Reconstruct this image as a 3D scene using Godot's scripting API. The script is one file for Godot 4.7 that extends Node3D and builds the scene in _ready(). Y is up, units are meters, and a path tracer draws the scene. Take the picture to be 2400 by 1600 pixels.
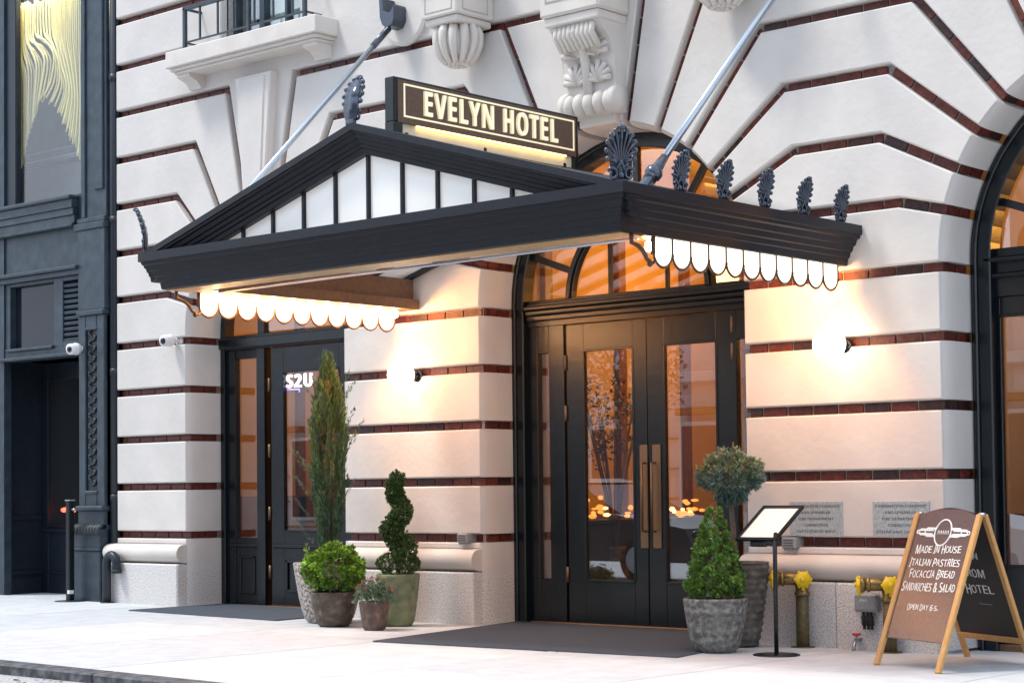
extends Node3D
# A cream stone hotel front with a black glazed entrance canopy, seen across a narrow city street at dusk.

const YL := 0.757          # lowest brick band; the courses above it rise by CO
const CO := 0.52
const GH := 0.08           # height of a brick band
const GD := 0.085           # how far the bricks lie behind the stone face
const CAM := Vector3(11.6142734, 1.21341345, 12.6222737)
var T := Transform3D()
var rng := RandomNumberGenerator.new()
var M := {}
var bricks := []

func _ready() -> void:
	rng.seed = 7
	_stage()
	_materials()
	_ground()
	_hotel()
	_neighbour()
	_opposite()
	_canopy()
	_sign()
	_sconces()
	_fittings()
	_plants()
	_street_things()
	_interior()

# ---------------------------------------------------------------- camera, sky, sun, exposure
func _stage() -> void:
	var cam := Camera3D.new(); cam.name = "camera"
	add_child(cam)
	cam.position = CAM
	cam.rotation = Vector3(0.0378251804, 0.726751953, -0.0108621119)
	var near := 0.05
	var f := 4392.54708
	cam.set_frustum(near * 1600.0 / f, Vector2(0, near * (987.42634 - 800.0) / f), near, 400.0)
	cam.current = true
	var e := Environment.new()
	var sm := ProceduralSkyMaterial.new()
	sm.sky_top_color = Color(0.80, 0.865, 0.955)
	sm.sky_horizon_color = Color(0.895, 0.925, 0.97)
	sm.sky_curve = 0.2
	sm.ground_bottom_color = Color(0.35, 0.36, 0.38)
	sm.ground_horizon_color = Color(0.5, 0.52, 0.55)
	sm.energy_multiplier = 1.0
	var sky := Sky.new(); sky.sky_material = sm
	e.background_mode = Environment.BG_SKY
	e.sky = sky
	e.background_energy_multiplier = 1.0
	e.tonemap_mode = Environment.TONE_MAPPER_LINEAR
	e.tonemap_exposure = 2.0
	e.sdfgi_enabled = true; e.ssao_enabled = true; e.ssil_enabled = true
	var w := WorldEnvironment.new(); w.name = "world"; w.environment = e
	add_child(w)
	var sun := DirectionalLight3D.new(); sun.name = "sun"
	sun.light_energy = 0.5
	sun.light_angular_distance = 13.0
	sun.light_color = Color(1.0, 0.98, 0.95)
	sun.shadow_enabled = true
	add_child(sun)
	sun.look_at_from_position(Vector3(-4.0, 10, 4.2), Vector3.ZERO)

# ---------------------------------------------------------------- mesh helpers
func S(smooth := false) -> SurfaceTool:
	var s := SurfaceTool.new()
	s.begin(Mesh.PRIMITIVE_TRIANGLES)
	s.set_smooth_group(0 if smooth else -1)
	return s

func tri(s: SurfaceTool, a: Vector3, b: Vector3, c: Vector3) -> void:   # counter-clockwise from outside
	s.add_vertex(T * a); s.add_vertex(T * c); s.add_vertex(T * b)

func face(s: SurfaceTool, p: Array, out: Vector3) -> void:
	var n: Vector3 = (p[1] - p[0]).cross(p[2] - p[0])
	var flip := n.dot(out) < 0.0
	for i in range(1, p.size() - 1):
		if flip: tri(s, p[0], p[i + 1], p[i])
		else: tri(s, p[0], p[i], p[i + 1])

func box(s: SurfaceTool, lo: Vector3, hi: Vector3, b := 0.004) -> void:
	var c := (lo + hi) / 2.0
	var h := (hi - lo) / 2.0
	b = minf(b, minf(h.x, minf(h.y, h.z)) * 0.6)
	var fv := func(i: int, si: int, j: int, sj: int, k: int, sk: int) -> Vector3:
		var v := Vector3.ZERO
		v[i] = si * h[i]; v[j] = sj * (h[j] - b); v[k] = sk * (h[k] - b)
		return c + v
	for i in 3:
		var j := (i + 1) % 3
		var k := (i + 2) % 3
		for si in [-1, 1]:
			var o := Vector3.ZERO; o[i] = si
			face(s, [fv.call(i, si, j, -1, k, -1), fv.call(i, si, j, 1, k, -1), fv.call(i, si, j, 1, k, 1), fv.call(i, si, j, -1, k, 1)], o)
			for sj in [-1, 1]:
				var o2 := o; o2[j] = sj
				face(s, [fv.call(i, si, j, sj, k, -1), fv.call(i, si, j, sj, k, 1), fv.call(j, sj, i, si, k, 1), fv.call(j, sj, i, si, k, -1)], o2)
	for sx in [-1, 1]:
		for sy in [-1, 1]:
			for sz in [-1, 1]:
				face(s, [fv.call(0, sx, 1, sy, 2, sz), fv.call(1, sy, 0, sx, 2, sz), fv.call(2, sz, 0, sx, 1, sy)], Vector3(sx, sy, sz))

func bx(s: SurfaceTool, x0: float, x1: float, y0: float, y1: float, z0: float, z1: float, b := 0.004) -> void:
	box(s, Vector3(x0, y0, z0), Vector3(x1, y1, z1), b)

func ccw(p: PackedVector2Array) -> PackedVector2Array:
	if Geometry2D.is_polygon_clockwise(p):
		p = p.duplicate(); p.reverse()
	return p

func inset(p: PackedVector2Array, d: float) -> PackedVector2Array:      # p counter-clockwise
	var r := PackedVector2Array()
	var n := p.size()
	for i in n:
		var a := (p[i] - p[(i + n - 1) % n]).normalized()
		var b := (p[(i + 1) % n] - p[i]).normalized()
		var na := Vector2(-a.y, a.x)
		var nb := Vector2(-b.y, b.x)
		var m := na + nb
		var l := m.length_squared()
		r.append(p[i] + (m * (2.0 / l) * d if l > 0.3 else na * d))
	return r

func prism(s: SurfaceTool, poly: PackedVector2Array, z0: float, z1: float, bev := 0.0, back := false) -> void:
	var p := ccw(poly)
	var q := inset(p, bev) if bev > 0.0 else p
	var n := p.size()
	var idx := Geometry2D.triangulate_polygon(q)
	if idx.is_empty():
		q = p; idx = Geometry2D.triangulate_polygon(q)
	for i in range(0, idx.size(), 3):
		face(s, [v3(q[idx[i]], z1), v3(q[idx[i + 1]], z1), v3(q[idx[i + 2]], z1)], Vector3(0, 0, 1))
		if back:
			face(s, [v3(p[idx[i]], z0), v3(p[idx[i + 1]], z0), v3(p[idx[i + 2]], z0)], Vector3(0, 0, -1))
	for i in n:
		var j := (i + 1) % n
		var o := Vector3(p[j].y - p[i].y, p[i].x - p[j].x, 0)
		if bev > 0.0:
			face(s, [v3(p[i], z1 - bev), v3(p[j], z1 - bev), v3(q[j], z1), v3(q[i], z1)], o + Vector3(0, 0, o.length()))
		face(s, [v3(p[i], z0), v3(p[j], z0), v3(p[j], z1 - bev), v3(p[i], z1 - bev)], o)

func v3(p: Vector2, z: float) -> Vector3:
	return Vector3(p.x, p.y, z)

func lathe(s: SurfaceTool, prof: Array, seg := 24, hard := false, wob := 0.0) -> void:   # prof: Vector2(radius, y)
	for k in range(prof.size() - 1):
		if hard: s.set_smooth_group(k)
		var a: Vector2 = prof[k]
		var b: Vector2 = prof[k + 1]
		for i in seg:
			var p := []
			for q in [[a, i], [a, i + 1], [b, i + 1], [b, i]]:
				var th: float = TAU * (q[1] % seg) / seg
				var r: float = q[0].x * (1.0 + wob * sin(3.0 * th + q[0].y * 5.0) * 0.5 + wob * sin(5.0 * th + 1.0) * 0.3)
				p.append(Vector3(r * cos(th), q[0].y, r * sin(th)))
			if a.x < 1e-5: tri(s, p[0], p[3], p[2])
			elif b.x < 1e-5: tri(s, p[0], p[2], p[1])
			else:
				tri(s, p[0], p[3], p[2]); tri(s, p[0], p[2], p[1])

func ball(s: SurfaceTool, c: Vector3, r: Vector3, seg := 12) -> void:
	var keep := T
	T = T * Transform3D(Basis.from_scale(r), c)
	var prof := []
	for i in seg / 2 + 1:
		var a := -PI / 2 + PI * i / (seg / 2)
		prof.append(Vector2(maxf(cos(a), 0.0) if i > 0 and i < seg / 2 else 0.0, sin(a)))
	lathe(s, prof, seg)
	T = keep

func tube(s: SurfaceTool, pts: Array, r: float, seg := 8, r1 := -1.0) -> void:
	if r1 < 0.0: r1 = r
	var n := pts.size()
	var d0: Vector3 = (pts[1] - pts[0]).normalized()
	var u := d0.cross(Vector3.UP if absf(d0.y) < 0.9 else Vector3.RIGHT).normalized()
	var rings := []
	for i in n:
		var d: Vector3 = (pts[mini(i + 1, n - 1)] - pts[maxi(i - 1, 0)]).normalized()
		u = (u - d * u.dot(d)).normalized()
		var w := d.cross(u)
		var ring := []
		var rr := lerpf(r, r1, float(i) / (n - 1))
		for k in seg:
			var a := TAU * k / seg
			ring.append(pts[i] + (u * cos(a) + w * sin(a)) * rr)
		rings.append(ring)
	for i in n - 1:
		for k in seg:
			var k2 := (k + 1) % seg
			var mid: Vector3 = (pts[i] + pts[i + 1]) / 2.0
			face(s, [rings[i][k], rings[i][k2], rings[i + 1][k2], rings[i + 1][k]], (rings[i][k] + rings[i + 1][k2]) / 2.0 - mid)
	face(s, rings[0], pts[0] - pts[1])
	face(s, rings[n - 1], pts[n - 1] - pts[n - 2])

func beam(s: SurfaceTool, a: Vector3, b: Vector3, w: float, h: float, side: Vector3, bev := 0.004) -> void:   # w along side, h across
	var y := (b - a).normalized()
	var x := (side - y * side.dot(y)).normalized()
	var keep := T
	T = T * Transform3D(Basis(x, y, x.cross(y)), a)
	box(s, Vector3(-w / 2, 0, -h / 2), Vector3(w / 2, a.distance_to(b), h / 2), bev)
	T = keep

func obj(called: String, s: SurfaceTool, m: Material, parent: Node = self, kind := "") -> MeshInstance3D:
	s.generate_normals()
	return mi(called, s.commit(), m, parent, Transform3D(), kind)

func mi(called: String, mesh: Mesh, m: Material, parent: Node = self, at := Transform3D(), kind := "") -> MeshInstance3D:
	var o := MeshInstance3D.new()
	o.name = called; o.mesh = mesh; o.material_override = m; o.transform = at
	parent.add_child(o, true)
	if kind: o.set_meta("kind", kind)
	return o

func thing(called: String, label: String, category: String, at := Vector3.ZERO, turn := 0.0, group := "") -> Node3D:
	var o := Node3D.new(); o.name = called
	add_child(o, true)
	o.position = at; o.rotation.y = turn
	tag(o, label, category, group)
	return o

func tag(o: Node, label: String, category: String, group := "") -> void:
	o.set_meta("label", label); o.set_meta("category", category)
	if group: o.set_meta("group", group)

func structure(called: String, label := "") -> Node3D:
	var o := Node3D.new(); o.name = called
	o.set_meta("kind", "structure")
	if label: o.set_meta("label", label)
	add_child(o, true)
	return o

func omni(at: Vector3, e: float, c: Color, r: float) -> void:
	var l := OmniLight3D.new(); l.name = "lamp_light"
	l.light_energy = e; l.light_color = c; l.light_size = r
	l.omni_range = 12.0; l.omni_attenuation = 2.0; l.shadow_enabled = true
	add_child(l, true); l.position = at

func text(called: String, t: String, cap: float, m: Material, parent: Node, at: Transform3D, wide := 0.0, bold := true, depth := 0.003) -> MeshInstance3D:
	var f := SystemFont.new()
	f.font_names = PackedStringArray(["Droid Sans"])
	f.font_weight = 700 if bold else 400
	var fv := FontVariation.new()
	fv.base_font = f; fv.spacing_glyph = 2 if bold else 0
	var tm := TextMesh.new()
	tm.font = fv; tm.text = t; tm.font_size = 48
	tm.pixel_size = cap / 34.3
	tm.depth = depth
	tm.horizontal_alignment = HORIZONTAL_ALIGNMENT_CENTER
	tm.vertical_alignment = VERTICAL_ALIGNMENT_CENTER
	var bb := tm.get_aabb()
	var k := wide / bb.size.x if wide > 0.0 and bb.size.x > 0.0 else 1.0
	return mi(called, tm, m, parent, at * Transform3D(Basis.from_scale(Vector3(k, 1, 1)), Vector3.ZERO))

func chalk(t: String, cap: float, parent: Node, at: Transform3D, wide: float) -> void:   # hand-drawn capitals, each a little askew
	var n := t.length()
	var adv := []
	var sum := 0.0
	for i in n:
		var w := 0.45 if t[i] == " " else (0.4 if t[i] in "I.-" else (1.15 if t[i] in "MW&" else 0.85))
		adv.append(w); sum += w
	var k := wide / sum
	var x := -wide / 2
	for i in n:
		if t[i] != " ":
			var big := 1.25 if i == 0 or t[i - 1] == " " else 0.95
			text("letter", t[i], cap * big * rng.randf_range(0.92, 1.08), M.chalk, parent, at * Transform3D(Basis(Vector3(0, 0, 1), rng.randf_range(-0.12, 0.10)), Vector3(x + adv[i] * k / 2, rng.randf_range(-0.06, 0.06) * cap, 0)), k * adv[i] * 0.82, false, 0.002)
		x += adv[i] * k

# ---------------------------------------------------------------- materials
func noise(freq: float, oct: int, lo: float, hi: float, kind := FastNoiseLite.TYPE_SIMPLEX_SMOOTH, sd := 1, size := 512) -> NoiseTexture2D:
	var n := FastNoiseLite.new()
	n.noise_type = kind; n.frequency = freq; n.seed = sd
	n.fractal_octaves = oct
	var t := NoiseTexture2D.new()
	t.noise = n; t.width = size; t.height = size; t.seamless = true
	var g := Gradient.new()
	g.set_color(0, Color(lo, lo, lo)); g.set_color(1, Color(hi, hi, hi))
	t.color_ramp = g
	return t

func ramp(freq: float, oct: int, cols: Array, sd := 1, kind := FastNoiseLite.TYPE_SIMPLEX_SMOOTH, size := 512) -> NoiseTexture2D:
	var t := noise(freq, oct, 0, 1, kind, sd, size)
	var g := Gradient.new()
	var offs := PackedFloat32Array()
	var cc := PackedColorArray()
	for c in cols:
		offs.append(c[0]); cc.append(Color(c[1], c[2], c[3]).linear_to_srgb())
	g.offsets = offs; g.colors = cc
	t.color_ramp = g
	return t

func bump(freq: float, oct: int, strength: float, sd := 3) -> NoiseTexture2D:
	var t := noise(freq, oct, 0, 1, FastNoiseLite.TYPE_SIMPLEX_SMOOTH, sd)
	t.as_normal_map = true; t.bump_strength = strength
	return t

func mat(called: String, c: Color, rough := 0.6, metal := 0.0, tex: Texture2D = null, scale := 1.0, nrm: Texture2D = null, ns := 1.0) -> StandardMaterial3D:
	var m := StandardMaterial3D.new()
	m.albedo_color = c.linear_to_srgb()
	m.roughness = rough; m.metallic = metal
	if tex or nrm:
		m.uv1_triplanar = true; m.uv1_world_triplanar = true
		m.uv1_scale = Vector3.ONE * scale
	if tex: m.albedo_texture = tex
	if nrm:
		m.normal_enabled = true; m.normal_texture = nrm; m.normal_scale = ns
	M[called] = m
	return m

func glow(called: String, c: Color, e: float, base := Color(0.8, 0.78, 0.74)) -> void:
	var m := mat(called, base, 0.4)
	m.emission_enabled = true; m.emission = c.linear_to_srgb(); m.emission_energy_multiplier = e

func _materials() -> void:
	var soft := noise(0.006, 4, 0.94, 1.0)
	var fine := noise(0.03, 4, 0.8, 1.0, FastNoiseLite.TYPE_SIMPLEX_SMOOTH, 5)
	var grainy := bump(0.05, 4, 3.0)
	var wavy := bump(0.01, 4, 4.0, 8)
	mat("stone", Color(0.685, 0.645, 0.61), 0.75, 0, soft, 0.45, grainy, 0.13)
	mat("stone_b", Color(0.66, 0.625, 0.592), 0.75, 0, soft, 0.37, grainy, 0.13)
	mat("trim", Color(0.68, 0.63, 0.58), 0.65, 0, soft, 0.6, grainy, 0.12)
	mat("mortar", Color(0.52, 0.5, 0.48), 0.95, 0, fine, 1.5)
	var bt := noise(0.02, 4, 0.55, 1.0, FastNoiseLite.TYPE_SIMPLEX_SMOOTH, 11)
	mat("brick0", Color(0.24, 0.046, 0.030), 0.55, 0, bt, 1.3, grainy, 0.6)
	mat("brick1", Color(0.19, 0.034, 0.025), 0.5, 0, bt, 1.7, grainy, 0.6)
	mat("brick2", Color(0.13, 0.027, 0.022), 0.5, 0, bt, 1.1, grainy, 0.6)
	mat("brick3", Color(0.075, 0.028, 0.028), 0.45, 0, bt, 1.4, grainy, 0.6)
	mat("dark_brick", Color(0.018, 0.016, 0.018), 0.5, 0, bt, 1.2)
	mat("granite", Color(1, 1, 1), 0.7, 0, ramp(0.11, 3, [[0.0, 0.22, 0.21, 0.21], [0.36, 0.5, 0.48, 0.47], [0.55, 0.66, 0.64, 0.62], [1.0, 0.8, 0.78, 0.75]], 21), 1.0, grainy, 0.3)
	mat("black", Color(0.0045, 0.009, 0.0125), 0.27, 0, fine, 1.2, wavy, 0.12)
	mat("canopy", Color(0.014, 0.015, 0.022), 0.40, 0, fine, 0.9, wavy, 0.1)
	mat("canopy_in", Color(0.16, 0.095, 0.06), 0.5, 0, fine, 0.9)  # inside copy of the dark canopy paint, lamp light put into its brown
	mat("fringe_metal", Color(0.085, 0.045, 0.025), 0.4, 0.3)  # dark frames coloured brown for the warm bulb light on them
	mat("lamplit_soffit", Color(0.5, 0.36, 0.2), 0.45, 0, fine, 0.9)  # gold colour carries the bulb light on the beam underside
	M.black.metallic_specular = 0.5; M.canopy.metallic_specular = 0.4
	mat("iron", Color(0.11, 0.125, 0.16), 0.2, 0.65, fine, 3.0)
	mat("slate", Color(0.038, 0.062, 0.085), 0.45, 0, noise(0.012, 4, 0.7, 1.0, FastNoiseLite.TYPE_SIMPLEX_SMOOTH, 31), 0.7, wavy, 0.2)
	mat("slate_dark", Color(0.014, 0.022, 0.034), 0.42, 0, fine, 0.7, wavy, 0.2)
	mat("slate_orn", Color(0.07, 0.092, 0.105), 0.5, 0, noise(0.05, 3, 0.5, 1.0, FastNoiseLite.TYPE_CELLULAR, 32), 2.0, grainy, 1.5)
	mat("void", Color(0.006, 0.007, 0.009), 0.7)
	mat("steel", Color(0.55, 0.6, 0.66), 0.3, 0.85, fine, 4.0)
	mat("grey_metal", Color(0.34, 0.36, 0.38), 0.5, 0.2, fine, 3.0)
	mat("plate", Color(0.52, 0.58, 0.6), 0.45, 0.35, fine, 2.0)
	mat("ink", Color(0.06, 0.06, 0.065), 0.6)
	mat("bronze", Color(0.24, 0.15, 0.085), 0.4, 0.55, fine, 3.0)
	mat("brass", Color(0.42, 0.30, 0.11), 0.33, 0.8, noise(0.02, 4, 0.6, 1.0, FastNoiseLite.TYPE_SIMPLEX_SMOOTH, 41), 3.0)
	mat("brass_dull", Color(0.21, 0.16, 0.075), 0.55, 0.4, noise(0.02, 4, 0.6, 1.0, FastNoiseLite.TYPE_SIMPLEX_SMOOTH, 42), 2.0)
	mat("yellow", Color(0.85, 0.55, 0.01), 0.4)
	mat("red_paint", Color(0.5, 0.02, 0.05), 0.4)
	mat("white_plastic", Color(0.8, 0.8, 0.8), 0.35)
	mat("lens", Color(0.01, 0.01, 0.014), 0.08)
	mat("concrete", Color(0.57, 0.595, 0.615), 0.85, 0, noise(0.008, 5, 0.92, 1.0, FastNoiseLite.TYPE_SIMPLEX_SMOOTH, 51, 1024), 0.3, grainy, 0.4)
	mat("concrete_b", Color(0.525, 0.55, 0.575), 0.85, 0, noise(0.009, 5, 0.92, 1.0, FastNoiseLite.TYPE_SIMPLEX_SMOOTH, 52, 1024), 0.35, grainy, 0.4)
	mat("joint", Color(0.22, 0.22, 0.22), 0.95)
	mat("asphalt", Color(1, 1, 1), 0.6, 0, ramp(0.06, 4, [[0.0, 0.25, 0.25, 0.26], [0.5, 0.42, 0.42, 0.43], [1.0, 0.58, 0.58, 0.58]], 61), 1.0, grainy, 0.8)
	mat("kerb", Color(1, 1, 1), 0.6, 0, ramp(0.015, 4, [[0.0, 0.02, 0.022, 0.028], [0.5, 0.06, 0.065, 0.075], [1.0, 0.2, 0.2, 0.21]], 62), 1.0)
	mat("mat_weave", Color(0.10, 0.125, 0.165), 0.95, 0, noise(0.12, 3, 0.55, 1.0, FastNoiseLite.TYPE_SIMPLEX_SMOOTH, 71), 2.0, bump(0.15, 2, 6.0), 0.8)
	mat("wood", Color(1, 1, 1), 0.5, 0, null, 1.0)
	var wt := ramp(0.02, 4, [[0.0, 0.42, 0.20, 0.06], [0.45, 0.55, 0.29, 0.095], [1.0, 0.66, 0.39, 0.15]], 81)
	M.wood.albedo_texture = wt
	M.wood.uv1_triplanar = true; M.wood.uv1_scale = Vector3(9, 0.9, 9)
	mat("board", Color(0.12, 0.075, 0.074), 0.25, 0, fine, 2.0)
	mat("board_dark", Color(0.012, 0.013, 0.015), 0.5)
	mat("chalk", Color(0.85, 0.85, 0.83), 0.8)
	mat("paper", Color(0.86, 0.86, 0.85), 0.6)
	mat("soil", Color(0.03, 0.02, 0.014), 0.95, 0, fine, 6.0, grainy, 1.5)
	mat("bark", Color(0.21, 0.15, 0.12), 0.85, 0, bt, 4.0, grainy, 1.5)
	mat("pot_speckle", Color(1, 1, 1), 0.8, 0, ramp(0.03, 4, [[0.0, 0.07, 0.045, 0.04], [0.42, 0.16, 0.12, 0.11], [0.52, 0.42, 0.4, 0.38], [1.0, 0.62, 0.6, 0.58]], 91), 1.6, grainy, 1.5)
	mat("pot_brown", Color(1, 1, 1), 0.65, 0, ramp(0.012, 5, [[0.0, 0.03, 0.026, 0.022], [0.5, 0.07, 0.055, 0.042], [0.68, 0.13, 0.09, 0.065], [1.0, 0.26, 0.24, 0.2]], 92), 1.6, grainy, 1.2)
	mat("pot_rust", Color(1, 1, 1), 0.7, 0, ramp(0.012, 5, [[0.0, 0.045, 0.035, 0.032], [0.5, 0.105, 0.075, 0.065], [0.72, 0.19, 0.10, 0.065], [1.0, 0.26, 0.23, 0.2]], 93), 1.6, grainy, 1.0)
	mat("pot_green", Color(1, 1, 1), 0.6, 0, ramp(0.011, 5, [[0.0, 0.075, 0.095, 0.05], [0.45, 0.15, 0.185, 0.105], [0.68, 0.21, 0.23, 0.12], [0.88, 0.28, 0.2, 0.08], [1.0, 0.36, 0.33, 0.22]], 94), 1.5, grainy, 1.0)
	mat("pot_grey", Color(1, 1, 1), 0.8, 0, ramp(0.017, 5, [[0.0, 0.05, 0.045, 0.042], [0.4, 0.12, 0.115, 0.105], [0.58, 0.2, 0.2, 0.185], [1.0, 0.46, 0.47, 0.43]], 95), 1.8, grainy, 1.8)
	mat("pot_ribbed", Color(1, 1, 1), 0.7, 0, ramp(0.012, 5, [[0.0, 0.035, 0.032, 0.03], [0.5, 0.09, 0.08, 0.072], [0.75, 0.15, 0.145, 0.12], [1.0, 0.3, 0.28, 0.2]], 96), 1.5, grainy, 1.0)
	mat("gold_strip", Color(0.85, 0.78, 0.36), 0.35, 0.1)
	mat("wall_warm", Color(0.62, 0.42, 0.15), 0.8, 0, soft, 0.5)
	mat("floor_dark", Color(0.1, 0.06, 0.04), 0.35, 0, fine, 0.8)
	mat("timber", Color(0.22, 0.09, 0.03), 0.45, 0, fine, 0.8)
	mat("facade_far", Color(0.5, 0.45, 0.42), 0.8, 0, soft, 0.3)
	mat("facade_trim", Color(0.45, 0.43, 0.4), 0.8)
	mat("car_white", Color(0.7, 0.72, 0.75), 0.2)
	mat("car_dark", Color(0.02, 0.02, 0.026), 0.15)
	mat("tyre", Color(0.015, 0.015, 0.016), 0.8)
	mat("curtain", Color(0.5, 0.62, 0.55), 0.8)
	M.car_white.clearcoat_enabled = true; M.car_dark.clearcoat_enabled = true
	var g := mat("glass", Color(0.85, 0.88, 0.9), 0.0)
	var im := Image.create(4, 4, false, Image.FORMAT_RGB8)
	im.fill(Color.WHITE)
	g.albedo_texture = ImageTexture.create_from_image(im)
	g.metallic = 1.0
	g.albedo_color.a = 0.2
	var g2 := mat("glass_shop", Color(0.4, 0.42, 0.45), 0.0)
	g2.albedo_color.a = 0.02
	g2.transparency = BaseMaterial3D.TRANSPARENCY_ALPHA
	g.transparency = BaseMaterial3D.TRANSPARENCY_ALPHA
	g.metallic_specular = 0.9
	var d := mat("glass_dark", Color(0.012, 0.016, 0.024), 0.06)
	d.metallic_specular = 0.4
	var op := mat("opal", Color(0.86, 0.86, 0.84), 0.35)
	op.albedo_color.a = 0.5; op.transparency = BaseMaterial3D.TRANSPARENCY_ALPHA
	glow("opal_lit", Color(1.0, 0.96, 0.9), 0.11, Color(0.86, 0.86, 0.84))
	glow("fringe_glass", Color(1.0, 0.82, 0.58), 0.95, Color(0.85, 0.84, 0.8))
	glow("bulb", Color(1.0, 0.72, 0.42), 26.0)
	glow("globe", Color(1.0, 0.88, 0.68), 4.0)
	glow("letter", Color(1.0, 0.85, 0.45), 0.2, Color(0.8, 0.75, 0.58))
	glow("added_tube_glow", Color(1.0, 0.96, 0.85), 4.0)
	glow("led", Color(1.0, 0.66, 0.18), 2.2)
	glow("neon", Color(0.8, 0.86, 1.0), 2.5)
	glow("neon_blue", Color(0.12, 0.1, 1.0), 1.5)
	glow("lamp_shade", Color(1.0, 0.6, 0.22), 2.0)
	glow("tail_red", Color(1.0, 0.08, 0.02), 2.0)  # red glow standing in for mirrored car tail lights
	glow("amber_spots", Color(1.0, 0.30, 0.04), 0.9)  # orange glow standing in for light spots in the door glass
	mat("sign_face", Color(0.13, 0.075, 0.05), 0.4, 0, fine, 1.5)
	mat("cream", Color(0.72, 0.66, 0.5), 0.6, 0, soft, 1.0)
	mat("leaf", Color(1, 1, 1), 0.55)
	M.leaf.vertex_color_use_as_albedo = true
	M.leaf.backlight_enabled = true; M.leaf.backlight = Color(0.2, 0.22, 0.1)

# ---------------------------------------------------------------- ground
func gy(x: float) -> float:
	return 0.012 - 0.0072 * x

func _ground() -> void:
	var s := S()
	face(s, [Vector3(-150, -0.06, -60), Vector3(150, -0.06, -60), Vector3(150, -0.06, 120), Vector3(-150, -0.06, 120)], Vector3.UP)
	obj("road", s, M.asphalt, structure("street_ground"))
	for o in get_children():
		if o.name == "street_ground": o.name = "road"; o.get_child(0).name = "asphalt"
	var walk := structure("sidewalk")
	walk.position.y = 0.012; walk.rotation.z = -0.0072
	s = S()
	bx(s, -30, 30, -0.3, -0.012, -1.7, 4.72, 0.0)
	obj("joint_bed", s, M.joint, walk)
	var zs := [-1.7, 0.02, 1.7, 3.3, 4.72]
	for i in range(-9, 10):
		var x0 := 0.6 + 1.72 * i
		for k in 4:
			s = S()
			bx(s, x0 + 0.007, x0 + 1.713, -0.1, rng.randf_range(-0.001, 0.001), zs[k] + 0.007, zs[k + 1] - 0.007, 0.005)
			obj("paving_slab", s, M.concrete if rng.randf() < 0.6 else M.concrete_b, walk)
	var kb := structure("kerb")
	kb.position.y = 0.012; kb.rotation.z = -0.0072
	for i in range(-8, 9):
		s = S()
		var x0 := 0.9 + 2.4 * i
		bx(s, x0 + 0.004, x0 + 2.396, -0.3, 0.002, 4.724, 4.93, 0.012)
		obj("kerb_stone", s, M.kerb, kb)
	s = S()
	for i in 500:   # fallen leaves and grit along the gutter
		var p := Vector3(rng.randf_range(-3, 6), -0.055, 5.0 + absf(rng.randfn(0, 0.35)))
		T = Transform3D(Basis(Vector3.UP, rng.randf() * TAU) * Basis(Vector3.RIGHT, rng.randf_range(-0.4, 0.4)), p)
		var r := rng.randf_range(0.006, 0.022)
		face(s, [Vector3(-r, 0, -r * 0.6), Vector3(r * 0.3, 0.003, -r), Vector3(r, 0, r * 0.4), Vector3(-r * 0.4, 0.003, r)], Vector3.UP)
	T = Transform3D()
	tag(obj("litter", s, M.pot_rust, self, "stuff"), "scattered dry leaves and grit along the gutter", "leaves")
	# rubber-backed entrance mats
	for d in [["side", [Vector2(-4.17, 0.83), Vector2(-1.86, 0.86), Vector2(-1.92, -0.42), Vector2(-4.17, -0.42)], "charcoal mat before the narrow left door, its edge behind the pots"],
			["main", [Vector2(0.56, 1.93), Vector2(3.35, 1.53), Vector2(2.9, -0.42), Vector2(0.06, -0.42)], "large charcoal mat laid askew before the double doors"]]:
		var pl := PackedVector2Array()
		for p in d[1]: pl.append(Vector2(p.x, -p.y))
		s = S()
		T = Transform3D(Basis(Vector3.RIGHT, -PI / 2), Vector3.ZERO)
		prism(s, pl, -0.004, 0.012, 0.004)
		T = Transform3D()
		var o := obj("entrance_mat", s, M.mat_weave)
		o.position.y = 0.012; o.rotation.z = -0.0072
		tag(o, d[2], "door mat")

# ---------------------------------------------------------------- the hotel front
class Arch:
	var c: Vector2
	var r: float
	var turns: Array       # [offset from the centre, course] where a band bends towards the arch
	var lo: float          # bottom of the opening
	func _init(cx: float, rad: float, t: Array) -> void:
		c = Vector2(cx, 2.95); r = rad; turns = t; lo = -0.2
	func outline(dr: float, n := 40) -> PackedVector2Array:
		var p := PackedVector2Array([Vector2(c.x + r + dr, lo)])
		for i in n + 1:
			p.append(c + Vector2.from_angle(PI * i / n) * (r + dr))
		p.append(Vector2(c.x - r - dr, lo))
		return p
	func hit(dx: float, y: float) -> Vector2:
		return c + Vector2(dx, y - c.y).normalized() * r

var arches := []
func cy(k: int) -> float:
	return (11 - k) * CO + YL + GH / 2

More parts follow.
